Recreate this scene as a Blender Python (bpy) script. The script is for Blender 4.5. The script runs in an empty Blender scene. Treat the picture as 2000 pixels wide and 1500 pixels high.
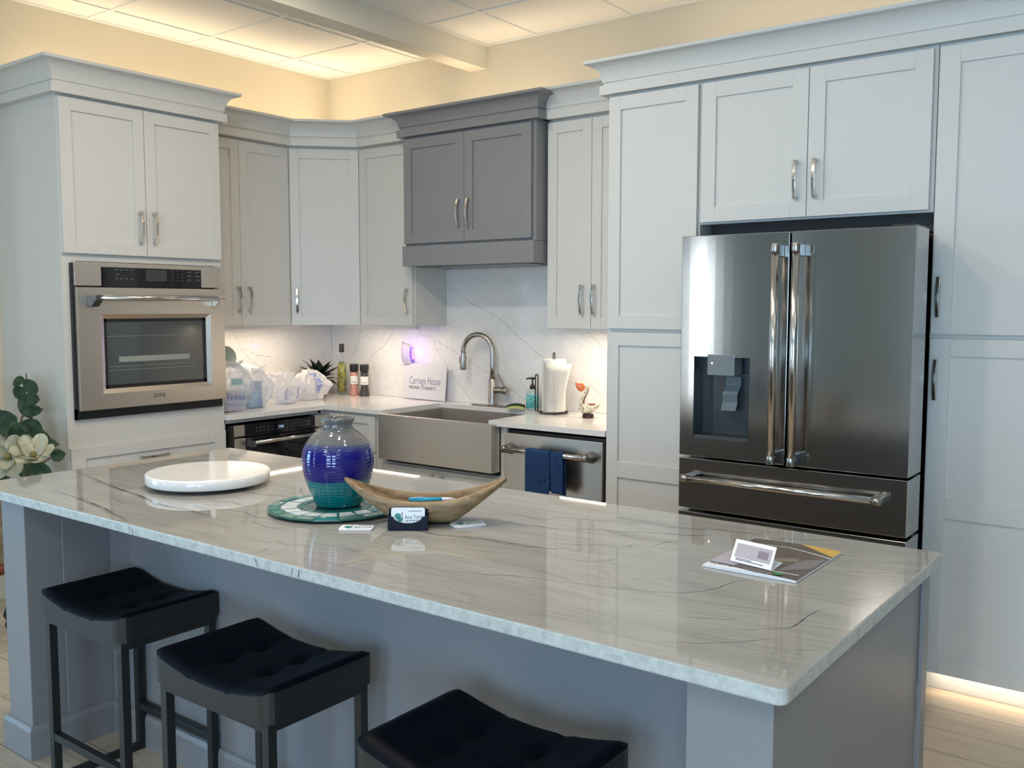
import bpy, bmesh, math, random
from mathutils import Vector, Matrix, noise
PI = math.pi
sc = bpy.context.scene
COL = sc.collection

# ---------------------------------------------------------------- camera
cam_d = bpy.data.cameras.new('camera'); cam = bpy.data.objects.new('camera', cam_d); COL.objects.link(cam)
cam.location = (4.9605, -4.4782, 1.5108)
_y, _p, _r = 0.6476, -0.0827, 0.0007
F = Vector((-math.sin(_y)*math.cos(_p), math.cos(_y)*math.cos(_p), math.sin(_p)))
R = Vector((math.cos(_y), math.sin(_y), 0)); U = R.cross(F)
R2 = R*math.cos(_r)+U*math.sin(_r); U2 = -R*math.sin(_r)+U*math.cos(_r)
cam.rotation_euler = Matrix((R2, U2, -F)).transposed().to_euler()
cam_d.sensor_width = 36; cam_d.sensor_fit = 'HORIZONTAL'; cam_d.lens = 36*1838.1/2000
cam_d.clip_start = 0.05
sc.camera = cam
# ---------------------------------------------------------------- world, exposure
w = bpy.data.worlds.new('world'); sc.world = w; w.use_nodes = True
w.node_tree.nodes['Background'].inputs[0].default_value = (.62, .80, 1, 1)
w.node_tree.nodes['Background'].inputs[1].default_value = 2.0
sc.view_settings.view_transform = 'Standard'; sc.view_settings.look = 'None'
sc.view_settings.gamma = 1; sc.view_settings.use_curve_mapping = False
sc.view_settings.exposure = 0.3
sc.cycles.use_denoising = True
sc.cycles.max_bounces = 8; sc.cycles.diffuse_bounces = 4; sc.cycles.glossy_bounces = 4; sc.cycles.transparent_max_bounces = 12
sc.cycles.caustics_reflective = False; sc.cycles.caustics_refractive = False
sc.cycles.sample_clamp_indirect = 6

def area(name, loc, rot, sx, sy, power, col, spread=PI):
    l = bpy.data.lights.new(name, 'AREA'); l.shape = 'RECTANGLE'; l.size = sx; l.size_y = sy
    l.energy = power; l.color = col; l.spread = spread
    o = bpy.data.objects.new(name, l); o.location = loc; o.rotation_euler = rot; COL.objects.link(o); return o
CZ_ = 3.05
SKY = (.47, .73, 1.0); WARM = (1.0, .79, .52); WARM2 = (1.0, .82, .62)
# daylight through the shop windows behind the camera
area('window_daylight', (4.6, -8.05, 1.35), (PI/2, 0, 0), 1.4, 2.0, 72, SKY)
area('window_daylight', (6.6, -8.05, 1.35), (PI/2, 0, 0), 1.4, 2.0, 100, SKY)
area('window_daylight', (-.70, -8.05, 1.35), (PI/2, 0, 0), .3, 2.0, 22, (.9, .95, 1))
area('window_daylight', (-2.05, -5.6, 1.35), (PI/2, 0, -PI/2), 1.6, 2.0, 88, (.30, .66, 1.0))
# ceiling lamps of the showroom, above the island and behind the camera, plus two added fill lamps
LW = (1, .92, .82)
for _x, _y, _e in ((5.7, -2.6, 4), (5.9, -5.4, 20), (3.0, -5.6, 20), (.9, -3.9, 3)):  # last one is added, out of view, to brighten the oven tower
    area('ceiling_lamp_light', (_x, _y, CZ_-.02), (0, 0, 0), .55, 1.15, _e, LW)
for _x, _y, _e in ((2.2, -2.60, 13), (3.05, -2.60, 13), (3.9, -2.60, 6), (1.95, -1.70, 9)):  # the aisle one, last, is added to lift the left wall cabinets
    _l = area('downlight', (_x, _y, CZ_-.02), (0, 0, 0), .15, .15, _e, (1, .86, .70)); _l.data.shape = 'DISK'
# warm strips on top of the cabinets, shining up
UP = (PI, 0, 0)
area('cove_strip_light', (.16, -1.15, 2.56), UP, .05, 2.1, 4.8, WARM, 2.4)
area('cove_strip_light', (1.2, -.17, 2.56), UP, 2.2, .05, 3.9, WARM, 2.4)
area('cove_strip_light', (3.7, -.30, 2.56), UP, 2.4, .05, 3.8, WARM, 2.4)
# under cabinet strips
area('under_cabinet_light', (.22, -.90, 1.368), (0, 0, 0), .03, .85, 2.3, WARM2)
area('under_cabinet_light', (.72, -.23, 1.368), (0, 0, 0), .6, .03, 1.5, WARM2)
area('under_cabinet_light', (2.33, -.22, 1.368), (0, 0, 0), .5, .03, 1.9, WARM2)
area('toe_kick_light', (4.6, -.60, .078), (0, 0, 0), 1.0, .02, .8, WARM2)

# ---------------------------------------------------------------- helpers
def tag(o, label=None, cat=None, group=None, kind=None):
    if label: o['label'] = label
    if cat: o['category'] = cat
    if group: o['group'] = group
    if kind: o['kind'] = kind
    return o
LOCAL = set()
def thing(name, label, cat, loc=(0, 0, 0), rot=None, group=None):
    o = bpy.data.objects.new(name, None); COL.objects.link(o); o.location = loc; o.empty_display_size = .05
    if rot is not None: o.rotation_euler = (0, 0, rot) if not hasattr(rot, '__len__') else rot; LOCAL.add(o.name)
    return tag(o, label, cat, group)
def rootof(o):
    while o.parent: o = o.parent
    return o
def obj(name, bm, mat, parent=None, smooth=False, bevel=0, sub=0, label=None, fixn=True):
    """link a bmesh as ONE mesh object. World coordinates unless its thing was made with rot (local)."""
    if fixn: bmesh.ops.recalc_face_normals(bm, faces=bm.faces)
    me = bpy.data.meshes.new(name)
    if parent is not None:
        r = rootof(parent)
        if r.name not in LOCAL: bmesh.ops.translate(bm, verts=bm.verts, vec=-r.location)
    bm.to_mesh(me); bm.free()
    for m in (mat if isinstance(mat, (list, tuple)) else [mat]): me.materials.append(m)
    if smooth: me.shade_smooth()
    o = bpy.data.objects.new(name, me); COL.objects.link(o)
    if parent is not None: o.parent = parent
    if bevel:
        b = o.modifiers.new('bevel', 'BEVEL'); b.width = bevel; b.segments = 2; b.limit_method = 'ANGLE'; b.angle_limit = math.radians(40)
    if sub:
        s = o.modifiers.new('sub', 'SUBSURF'); s.levels = sub; s.render_levels = sub
    if label: o['label'] = label
    return o
def structure(name, bm, mat, **k):
    o = obj(name, bm, mat, **k); o['kind'] = 'structure'; return o
def box(bm, a, b, M=None, mi=0):
    x0, y0, z0 = a; x1, y1, z1 = b
    v = [bm.verts.new(p) for p in ((x0,y0,z0),(x1,y0,z0),(x1,y1,z0),(x0,y1,z0),(x0,y0,z1),(x1,y0,z1),(x1,y1,z1),(x0,y1,z1))]
    for f in ((3,2,1,0),(4,5,6,7),(0,1,5,4),(1,2,6,5),(2,3,7,6),(3,0,4,7)):
        fc = bm.faces.new([v[i] for i in f]); fc.material_index = mi
    if M is not None: bmesh.ops.transform(bm, matrix=M, verts=v)
    return v
def BX(a, b, M=None):
    bm = bmesh.new(); box(bm, a, b, M); return bm
def frame_M(O, Uv, Nv):
    """local axes: x=Uv, y=Nv (outwards), z=up"""
    Uv = Vector(Uv).normalized(); Nv = Vector(Nv).normalized()
    M = Matrix(((Uv.x, Nv.x, 0, O[0]), (Uv.y, Nv.y, 0, O[1]), (0, 0, 1, O[2]), (0, 0, 0, 1))); return M
def lathe(bm, prof, n=48, c=(0, 0, 0), M=None, mi=0, smoothclose=True):
    rings = []
    vs = []
    for r, z in prof:
        if r < 1e-6: ring = [bm.verts.new((c[0], c[1], c[2]+z))]
        else: ring = [bm.verts.new((c[0]+r*math.cos(2*PI*i/n), c[1]+r*math.sin(2*PI*i/n), c[2]+z)) for i in range(n)]
        rings.append(ring); vs += ring
    for a, b in zip(rings, rings[1:]):
        for i in range(n):
            j = (i+1) % n
            if len(a) == 1 and len(b) == 1: continue
            if len(a) == 1: f = (a[0], b[j], b[i])
            elif len(b) == 1: f = (a[i], a[j], b[0])
            else: f = (a[i], a[j], b[j], b[i])
            try: bm.faces.new(f).material_index = mi
            except ValueError: pass
    if M is not None: bmesh.ops.transform(bm, matrix=M, verts=vs)
    return vs
def tube(bm, pts, rad, n=12, cap=True, flat=None, mi=0):
    """tube along pts; rad number or list; flat=(a,b) half sizes for a rectangular section with side vector"""
    P = [Vector(p) for p in pts]; rings = []
    rr = rad if hasattr(rad, '__len__') else [rad]*len(P)
    t0 = (P[1]-P[0]).normalized(); ref = Vector((0, 0, 1)) if abs(t0.z) < .9 else Vector((1, 0, 0))
    side = t0.cross(ref).normalized()
    for i, p in enumerate(P):
        t = ((P[min(i+1, len(P)-1)]-p).normalized() + (p-P[max(i-1, 0)]).normalized())
        t = t.normalized() if t.length > 1e-6 else t0
        side = (side - t*side.dot(t)).normalized(); up = t.cross(side)
        rings.append([bm.verts.new(p + (side*math.cos(2*PI*k/n)+up*math.sin(2*PI*k/n))*rr[i]) for k in range(n)])
    for a, b in zip(rings, rings[1:]):
        for k in range(n): bm.faces.new((a[k], a[(k+1) % n], b[(k+1) % n], b[k])).material_index = mi
    if cap:
        bm.faces.new(rings[0][::-1]).material_index = mi; bm.faces.new(rings[-1]).material_index = mi
    return [v for r in rings for v in r]
def ribbon(bm, pts, W, T, wv):
    """rectangular strap along pts, width vector wv"""
    P = [Vector(p) for p in pts]; wv = Vector(wv).normalized(); rings = []
    for i, p in enumerate(P):
        t = (P[min(i+1, len(P)-1)]-P[max(i-1, 0)]).normalized(); nn = t.cross(wv).normalized()
        rings.append([bm.verts.new(p+wv*a*W/2+nn*b*T/2) for a, b in ((-1,-1),(1,-1),(1,1),(-1,1))])
    for a, b in zip(rings, rings[1:]):
        for k in range(4): bm.faces.new((a[k], a[(k+1) % 4], b[(k+1) % 4], b[k]))
    bm.faces.new(rings[0][::-1]); bm.faces.new(rings[-1])
def prism(bm, poly, z0, z1, mi=0):
    a = [bm.verts.new((x, y, z0)) for x, y in poly]; b = [bm.verts.new((x, y, z1)) for x, y in poly]
    n = len(poly); bm.faces.new(a[::-1]).material_index = mi; bm.faces.new(b).material_index = mi
    for i in range(n): bm.faces.new((a[i], a[(i+1) % n], b[(i+1) % n], b[i])).material_index = mi
    return a+b
def sweep(bm, path, prof):
    """extrude a closed profile (out, z) along a plan polyline; out is to the right of travel"""
    P = [Vector((x, y)) for x, y in path]; rings = []
    for i, p in enumerate(P):
        ns = []
        if i > 0: d = (p-P[i-1]).normalized(); ns.append(Vector((d.y, -d.x)))
        if i < len(P)-1: d = (P[i+1]-p).normalized(); ns.append(Vector((d.y, -d.x)))
        if len(ns) == 2:
            m = (ns[0]+ns[1]).normalized(); m = m/max(.2, m.dot(ns[0]))
        else: m = ns[0]
        rings.append([bm.verts.new((p.x+m.x*o, p.y+m.y*o, z)) for o, z in prof])
    n = len(prof)
    for a, b in zip(rings, rings[1:]):
        for k in range(n): bm.faces.new((a[k], a[(k+1) % n], b[(k+1) % n], b[k]))
    bm.faces.new(rings[0][::-1]); bm.faces.new(rings[-1])
def text_bm(s, size, M, depth=.0006, sx=1.0, font=None):
    c = bpy.data.curves.new('lettering', 'FONT'); c.body = s; c.size = size; c.extrude = depth; c.align_x = 'CENTER'; c.align_y = 'CENTER'
    c.resolution_u = 3
    o = bpy.data.objects.new('lettering', c); COL.objects.link(o)
    dg = bpy.context.evaluated_depsgraph_get(); me = bpy.data.meshes.new_from_object(o.evaluated_get(dg))
    bm = bmesh.new(); bm.from_mesh(me); bpy.data.objects.remove(o); bpy.data.curves.remove(c); bpy.data.meshes.remove(me)
    bmesh.ops.transform(bm, matrix=M @ Matrix.Diagonal((sx, 1, 1, 1)), verts=bm.verts)
    return bm
def face_M(O, Uv, Vv):
    """text plane: x along Uv, y along Vv, z out"""
    Uv = Vector(Uv).normalized(); Vv = Vector(Vv).normalized(); N = Uv.cross(Vv)
    return Matrix(((Uv.x, Vv.x, N.x, O[0]), (Uv.y, Vv.y, N.y, O[1]), (Uv.z, Vv.z, N.z, O[2]), (0, 0, 0, 1)))

# ---------------------------------------------------------------- materials
def mat(name, col, rough=.5, metal=0, spec=.5, **kw):
    m = bpy.data.materials.new(name); m.use_nodes = True; b = m.node_tree.nodes['Principled BSDF']
    b.inputs['Base Color'].default_value = (*col, 1); b.inputs['Roughness'].default_value = rough
    b.inputs['Metallic'].default_value = metal; b.inputs['Specular IOR Level'].default_value = spec
    for k, v in kw.items(): b.inputs[k.replace('_', ' ')].default_value = v
    return m
def s2l(r, g, b):
    f = lambda c: (c/255/12.92) if c/255 <= .04045 else ((c/255+.055)/1.055)**2.4
    return (f(r), f(g), f(b))
def N(m, t, **k):
    n = m.node_tree.nodes.new(t)
    for a, v in k.items(): setattr(n, a, v)
    return n
def L(m, a, b): m.node_tree.links.new(a, b)
def bsdf(m): return m.node_tree.nodes['Principled BSDF']
def ramp(m, fac, stops):
    r = N(m, 'ShaderNodeValToRGB'); e = r.color_ramp.elements
    while len(e) < len(stops): e.new(.5)
    for i, (p, c) in enumerate(stops): e[i].position = p; e[i].color = (*c, 1)
    L(m, fac, r.inputs[0]); return r.outputs[0]
def mapping(m, scale=(1, 1, 1), rot=(0, 0, 0), loc=(0, 0, 0), obj_=True):
    tc = N(m, 'ShaderNodeTexCoord'); mp = N(m, 'ShaderNodeMapping')
    mp.inputs['Scale'].default_value = scale; mp.inputs['Rotation'].default_value = rot; mp.inputs['Location'].default_value = loc
    L(m, tc.outputs['Object'], mp.inputs[0]); return mp.outputs[0]
def noise_t(m, vec, scale, detail=4, dist=0, rough=.5):
    n = N(m, 'ShaderNodeTexNoise'); n.inputs['Scale'].default_value = scale; n.inputs['Detail'].default_value = detail
    n.inputs['Distortion'].default_value = dist; n.inputs['Roughness'].default_value = rough
    L(m, vec, n.inputs['Vector']); return n
def bump(m, h, strength=.2, dist=.01):
    b = N(m, 'ShaderNodeBump'); b.inputs['Strength'].default_value = strength; b.inputs['Distance'].default_value = dist
    L(m, h, b.inputs['Height']); L(m, b.outputs[0], bsdf(m).inputs['Normal'])
def mix(m, fac, a, b, mode='MIX'):
    x = N(m, 'ShaderNodeMix', data_type='RGBA', blend_type=mode)
    if isinstance(fac, (int, float)): x.inputs[0].default_value = fac
    else: L(m, fac, x.inputs[0])
    for s, v in ((x.inputs[6], a), (x.inputs[7], b)):
        if isinstance(v, tuple): s.default_value = (*v, 1)
        else: L(m, v, s)
    return x.outputs[2]
def math_n(m, op, a, b=None):
    x = N(m, 'ShaderNodeMath', operation=op)
    for s, v in ((x.inputs[0], a), (x.inputs[1], b)):
        if v is None: continue
        if isinstance(v, (int, float)): s.default_value = v
        else: L(m, v, s)
    return x.outputs[0]

def paint(name, col, rough=.38):
    m = mat(name, col, rough, spec=.4); v = mapping(m); n = noise_t(m, v, 60, 3)
    L(m, mix(m, n.outputs[0], tuple(c*.97 for c in col), tuple(min(1, c*1.02) for c in col)), bsdf(m).inputs['Base Color'])
    bump(m, n.outputs[0], .03, .002); return m
M_CAB = paint('cabinet_paint_pale_grey', (.635, .635, .61))
M_GREY = paint('cabinet_paint_mid_grey', (.235, .235, .245))
M_WALL = paint('wall_paint_cream', (.64, .58, .46), .8)
M_CEILW = paint('trim_paint_white', (.76, .76, .73), .6)
M_ROOM = paint('wall_paint_greige', (.30, .31, .29), .8)
def tile_mat():
    m = mat('ceiling_tile', (.72, .70, .66), .9, spec=.1); v = mapping(m); n = noise_t(m, v, 180, 5, 0, .7)
    L(m, ramp(m, n.outputs[0], [(.3, (.70, .68, .65)), (.6, (.84, .82, .79))]), bsdf(m).inputs['Base Color']); bump(m, n.outputs[0], .3, .003); return m
M_TILE = tile_mat()
def steel(name, col=(.50, .49, .47), rough=.24, axis=0, vert=False):
    m = mat(name, col, rough, 1); sc_ = (2, 2, 2)
    sc_ = (3, 3, 400) if not vert else (400, 400, 3)
    v = mapping(m, sc_); n = noise_t(m, v, 3, 3)
    r = N(m, 'ShaderNodeMapRange'); r.inputs[3].default_value = rough-.05; r.inputs[4].default_value = rough+.08
    L(m, n.outputs[0], r.inputs[0]); L(m, r.outputs[0], bsdf(m).inputs['Roughness']); bump(m, n.outputs[0], .035, .0006)
    return m
M_SS = steel('brushed_stainless', (.74, .68, .615), .30)
M_SSF = steel('fridge_stainless', (.42, .41, .395), .14)
M_SSD = mat('dark_stainless', (.20, .20, .20), .3, 1)
M_CHR = mat('polished_nickel', (.66, .64, .61), .16, 1)
M_NICK = mat('satin_nickel', (.42, .39, .36), .28, 1)
M_BLACK = mat('black_plastic', (.012, .012, .014), .35)
M_BGLASS = mat('black_glass', (.008, .009, .012), .06)
M_OGLASS = mat('oven_window_glass', (.05, .06, .065), .04, spec=.8)
M_NEARBLACK = mat('near_black', (.02, .022, .026), .6)  # plain near-black for the filler above the fridge and the badge letters
def stone_island():
    m = mat('island_quartzite', (.5, .5, .46), .03, spec=.6)
    b = mapping(m, (1, 1, 1), (0, 0, math.radians(-4)))
    mp = N(m, 'ShaderNodeMapping'); mp.inputs['Scale'].default_value = (.8, 2.2, 1.5); L(m, b, mp.inputs[0])
    wrp = noise_t(m, mp.outputs[0], 1.0, 2, .4)
    add = N(m, 'ShaderNodeVectorMath', operation='MULTIPLY_ADD'); add.inputs[1].default_value = (.2, .34, .2)
    L(m, wrp.outputs['Color'], add.inputs[0]); L(m, b, add.inputs[2])
    st = N(m, 'ShaderNodeMapping'); st.inputs['Scale'].default_value = (2.2, 38, 38); L(m, add.outputs[0], st.inputs[0])
    streak = noise_t(m, st.outputs[0], 2.0, 5, .3, .6)
    base = ramp(m, streak.outputs[0], [(.28, (.285, .28, .26)), (.45, (.345, .34, .318)), (.65, (.38, .376, .352)), (.85, (.435, .43, .405))])
    wide = N(m, 'ShaderNodeMapping'); wide.inputs['Scale'].default_value = (.7, 5, 5); L(m, add.outputs[0], wide.inputs[0])
    wn = noise_t(m, wide.outputs[0], 2.0, 3, .3, .5)
    tint = ramp(m, wn.outputs[0], [(.35, (.88, .88, .88)), (.6, (1, 1, 1)), (.75, (1.0, 1.0, .99))])
    c = mix(m, 1.0, base, tint, 'MULTIPLY')
    g = N(m, 'ShaderNodeNewGeometry'); sx = N(m, 'ShaderNodeSeparateXYZ'); L(m, g.outputs['Normal'], sx.inputs[0])
    L(m, c, bsdf(m).inputs['Base Color']); return m
M_ISL = stone_island()
M_VEIN = mat('dark_stone_vein', (.055, .055, .052), .04, spec=.6); M_VEIN2 = mat('soft_stone_vein', (.20, .195, .185), .04, spec=.6)
M_ISLE = mat('chiselled_stone_edge', (.48, .50, .47), .35)
n_ = noise_t(M_ISLE, mapping(M_ISLE), 45, 5, .3, .65); L(M_ISLE, ramp(M_ISLE, n_.outputs[0], [(.3, (.36, .38, .36)), (.6, (.52, .54, .51))]), bsdf(M_ISLE).inputs['Base Color']); bump(M_ISLE, n_.outputs[0], .5, .006)
def quartz():
    m = mat('white_quartz', (.72, .70, .68), .12)
    b = mapping(m); wr = noise_t(m, b, 2.2, 3)
    add = N(m, 'ShaderNodeVectorMath', operation='MULTIPLY_ADD'); add.inputs[1].default_value = (.5, .5, .5)
    L(m, wr.outputs['Color'], add.inputs[0]); L(m, b, add.inputs[2])
    rt = N(m, 'ShaderNodeMapping'); rt.inputs['Rotation'].default_value = (0, math.radians(38), math.radians(0)); rt.inputs['Scale'].default_value = (.7, .7, 1.5); L(m, add.outputs[0], rt.inputs[0])
    n1 = noise_t(m, rt.outputs[0], 1.15, 5, .1, .5)
    d = math_n(m, 'ABSOLUTE', math_n(m, 'SUBTRACT', n1.outputs[0], .5))
    ln = N(m, 'ShaderNodeMapRange'); ln.inputs[2].default_value = .004; ln.inputs[3].default_value = .10; ln.inputs[4].default_value = 0; L(m, d, ln.inputs[0])
    sp = noise_t(m, b, 40, 4)
    base = ramp(m, sp.outputs[0], [(.3, (.76, .745, .73)), (.7, (.82, .81, .795))])
    L(m, mix(m, ln.outputs[0], base, (.36, .34, .33)), bsdf(m).inputs['Base Color']); return m
M_QZ = quartz(); M_QV = mat('taupe_quartz_vein', (.46, .42, .39), .2)
def wood_floor():
    m = mat('floor_plank', (.5, .4, .3), .45)
    b = mapping(m); br = N(m, 'ShaderNodeTexBrick'); br.offset = .37; br.inputs['Scale'].default_value = 1
    br.inputs['Brick Width'].default_value = 1.25; br.inputs['Row Height'].default_value = .19; br.inputs['Mortar Size'].default_value = .0016
    br.inputs['Color1'].default_value = (.60, .51, .40, 1); br.inputs['Color2'].default_value = (.53, .445, .345, 1); br.inputs['Mortar'].default_value = (.12, .09, .06, 1)
    L(m, b, br.inputs['Vector'])
    mp = N(m, 'ShaderNodeMapping'); mp.inputs['Scale'].default_value = (2, 28, 1); L(m, b, mp.inputs[0]); n = noise_t(m, mp.outputs[0], 2.5, 6, .5, .6)
    g = ramp(m, n.outputs[0], [(.3, (.72, .70, .66)), (.7, (1.0, 1.0, 1.0))])
    L(m, mix(m, 1.0, br.outputs['Color'], g, 'MULTIPLY'), bsdf(m).inputs['Base Color']); return m
M_FLOOR = wood_floor()
def bowl_wood():
    m = mat('bowl_wood', (.3, .2, .11), .5); mp = mapping(m, (3, 22, 16)); n = noise_t(m, mp, 2.6, 6, 1.0, .65)
    L(m, ramp(m, n.outputs[0], [(.3, (.13, .078, .038)), (.5, (.27, .18, .095)), (.7, (.40, .29, .165))]), bsdf(m).inputs['Base Color']); bump(m, n.outputs[0], .15, .002); return m
M_BOWL = bowl_wood()
def fabric():
    m = mat('black_faux_leather', (.002, .003, .007), .55, spec=.09); n = noise_t(m, mapping(m), 500, 2); bump(m, n.outputs[0], .25, .001)
    return m
M_SEAT = fabric()
M_SIDE = mat('charcoal_leather_band', (.014, .015, .015), .42)
M_BMET = mat('black_powder_metal', (.012, .014, .015), .42)
M_WHITE = mat('white_paper', (.80, .82, .86), .5)
M_CREAM = mat('cream_plastic', (.78, .76, .74), .4)
M_NAVY = mat('navy_holder', (.006, .008, .018), .4, spec=.15)
M_TEAL = mat('teal_ink', (.02, .22, .21), .5)
M_INK = mat('dark_ink', (.03, .035, .06), .5)
M_BLUEINK = mat('blue_grey_ink', (.20, .22, .34), .5)
M_GOLD = mat('mustard_print', (.58, .38, .06), .45)
M_PHOTO = mat('brown_print', (.11, .085, .07), .3)
M_PHOTO2 = mat('lilac_grey_print', (.42, .40, .46), .4)
M_TOWEL = mat('blue_towel', (.05, .115, .30), .95, spec=.1)
n_ = noise_t(M_TOWEL, mapping(M_TOWEL), 300, 3); bump(M_TOWEL, n_.outputs[0], .6, .003)
def leafm(name, c1, c2):
    m = mat(name, c1, .45); n = noise_t(m, mapping(m), 25, 3); L(m, ramp(m, n.outputs[0], [(.35, c1), (.7, c2)]), bsdf(m).inputs['Base Color']); return m
M_LEAF = leafm('magnolia_leaf', (.030, .075, .040), (.085, .15, .085))
M_LEAF2 = leafm('succulent_leaf', (.010, .028, .016), (.03, .065, .035))
M_PETAL = leafm('cream_petal', (.66, .64, .46), (.80, .79, .66))
M_STEM = mat('brown_stem', (.10, .07, .04), .7)
def plastic_bag(name, col, alpha):
    m = bpy.data.materials.new(name); m.use_nodes = True; nt = m.node_tree; nt.nodes.clear()
    out = N(m, 'ShaderNodeOutputMaterial'); d = N(m, 'ShaderNodeBsdfPrincipled'); d.inputs['Base Color'].default_value = (*col, 1); d.inputs['Roughness'].default_value = .3
    tl = N(m, 'ShaderNodeBsdfTranslucent'); tl.inputs[0].default_value = (*col, 1)
    tr = N(m, 'ShaderNodeBsdfTransparent'); tr.inputs[0].default_value = (.95, .96, .98, 1)
    a = N(m, 'ShaderNodeMixShader'); a.inputs[0].default_value = .4; L(m, d.outputs[0], a.inputs[1]); L(m, tl.outputs[0], a.inputs[2])
    b = N(m, 'ShaderNodeMixShader'); b.inputs[0].default_value = alpha; L(m, a.outputs[0], b.inputs[1]); L(m, tr.outputs[0], b.inputs[2]); L(m, b.outputs[0], out.inputs[0])
    return m
M_BAG = plastic_bag('thin_white_plastic', (.84, .85, .88), .56)
M_BAGT = plastic_bag('opaque_white_plastic', (.88, .88, .90), .12)
def vase_mat():
    m = mat('vase_glaze', (.1, .1, .1), .07, spec=.7)
    tc = N(m, 'ShaderNodeTexCoord'); sp = N(m, 'ShaderNodeSeparateXYZ'); L(m, tc.outputs['Object'], sp.inputs[0])
    n = noise_t(m, tc.outputs['Object'], 14, 3); z = math_n(m, 'ADD', sp.outputs[2], math_n(m, 'MULTIPLY', math_n(m, 'SUBTRACT', n.outputs[0], .5), .012))
    zz = math_n(m, 'MULTIPLY', z, 1/.27)
    c = ramp(m, zz, [(.0, (.0, .115, .125)), (.285, (.0, .14, .145)), (.315, (.004, .003, .13)), (.61, (.006, .004, .17)), (.67, (.05, .06, .16)), (.71, (.135, .135, .135))])
    L(m, c, bsdf(m).inputs['Base Color'])
    wv = N(m, 'ShaderNodeTexWave', wave_type='BANDS', bands_direction='Z'); wv.inputs['Scale'].default_value = 38; wv.inputs['Distortion'].default_value = 1.2; wv.inputs['Detail'].default_value = 3
    L(m, tc.outputs['Object'], wv.inputs[0]); bump(m, wv.outputs[1], .14, .003); return m
M_VASE = vase_mat()
def glassy(name, col, rough=.03, tr=1.0):
    m = mat(name, col, rough); bsdf(m).inputs['Transmission Weight'].default_value = tr; bsdf(m).inputs['IOR'].default_value = 1.45; return m
M_OIL = mat('olive_oil', (.36, .32, .02), .08); bsdf(M_OIL).inputs['Transmission Weight'].default_value = .5
M_CLEAR = glassy('clear_glass', (.93, .96, .93))
M_SALT = mat('pink_salt', (.52, .22, .17), .25); M_PEP = mat('peppercorn', (.05, .045, .045), .3)
n_ = noise_t(M_SALT, mapping(M_SALT), 160, 2); L(M_SALT, ramp(M_SALT, n_.outputs[0], [(.35, (.40, .14, .11)), (.65, (.66, .36, .30))]), bsdf(M_SALT).inputs['Base Color'])
M_SOAP = mat('aqua_label', (.16, .56, .56), .35)
M_PTOW = mat('paper_towel', (.84, .83, .80), .95, spec=.1)
n_ = noise_t(M_PTOW, mapping(M_PTOW), 130, 2); bump(M_PTOW, n_.outputs[0], .35, .003)
M_ORANGE = mat('orange_glass', (.62, .14, .03), .08, spec=.8)
M_AMBER = mat('amber_brown_glass', (.16, .045, .03), .07, spec=.8)
def speckle():
    m = mat('speckled_glass', (.5, .5, .4), .08, spec=.8); n = noise_t(m, mapping(m), 120, 4, 0, .7)
    L(m, ramp(m, n.outputs[0], [(.42, (.20, .15, .08)), (.5, (.58, .56, .42)), (.62, (.82, .80, .70))]), bsdf(m).inputs['Base Color']); return m
M_SPECK = speckle()
M_SPY = mat('sponge_yellow', (.62, .66, .22), .95); M_SPG = mat('sponge_green', (.03, .06, .025), .95)
M_BLUEBOX = mat('pale_blue_carton', (.25, .47, .66), .5)
M_TEALBOX = mat('teal_carton', (.0, .40, .44), .5)
M_DBLUE = mat('bag_print_blue', (.24, .31, .62), .5)
M_PURPLE = mat('violet_led', (.3, .1, 1), .5); bsdf(M_PURPLE).inputs['Emission Color'].default_value = (.30, .08, 1, 1); bsdf(M_PURPLE).inputs['Emission Strength'].default_value = 6
M_LED = mat('led_diffuser', (1, .9, .75), .5); bsdf(M_LED).inputs['Emission Color'].default_value = (1, .80, .55, 1); bsdf(M_LED).inputs['Emission Strength'].default_value = 6
M_DISP = mat('lit_display_digits', (.4, .6, 1), .5); bsdf(M_DISP).inputs['Emission Color'].default_value = (.45, .6, 1, 1); bsdf(M_DISP).inputs['Emission Strength'].default_value = 1.0
M_MARK = mat('control_marking', (.16, .17, .18), .5); M_SCREEN = mat('grey_display', (.045, .05, .05), .25)
M_WICK = leafm('wicker', (.16, .11, .06), (.36, .28, .18))
M_LAMP = mat('lamp_diffuser', (1, 1, .95), .5); bsdf(M_LAMP).inputs['Emission Color'].default_value = (1, .95, .86, 1); bsdf(M_LAMP).inputs['Emission Strength'].default_value = 3

# ---------------------------------------------------------------- room shell
CZ = 3.05; XL, XR, YF = -2.0, 7.6, -8.0
structure('floor', BX((XL, YF, -.05), (XR, 0, 0)), M_FLOOR)
structure('wall_back', BX((-.12, 0, 0), (XR, .12, CZ)), M_WALL)
bm = bmesh.new(); box(bm, (-.12, -3.4, 0), (0, 0, CZ)); structure('wall_left', bm, M_WALL)
bm = bmesh.new(); box(bm, (XL-.12, -3.52, 0), (0, -3.4, CZ))
structure('wall_corner', bm, M_ROOM)
structure('wall_right', BX((XR, YF, 0), (XR+.12, .12, CZ)), M_ROOM)
def window_wall(name, fixed, axis, u0, u1, wins, m, t=.12):
    bm = bmesh.new()
    def q(a0, a1, z0, z1):
        if axis == 'x': box(bm, (a0, fixed-t, z0), (a1, fixed, z1))
        else: box(bm, (fixed-t, a0, z0), (fixed, a1, z1))
    z0, z1 = .35, 2.35; q(u0, u1, 0, z0); q(u0, u1, z1, CZ); e = [u0]+[c for w_ in wins for c in w_]+[u1]
    for i in range(0, len(e), 2): q(e[i], e[i+1], z0, z1)
    structure(name, bm, m)
window_wall('wall_front', YF, 'x', XL, XR, [(-.85, -.55), (3.9, 5.3), (5.9, 7.3)], M_ROOM)
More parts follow.
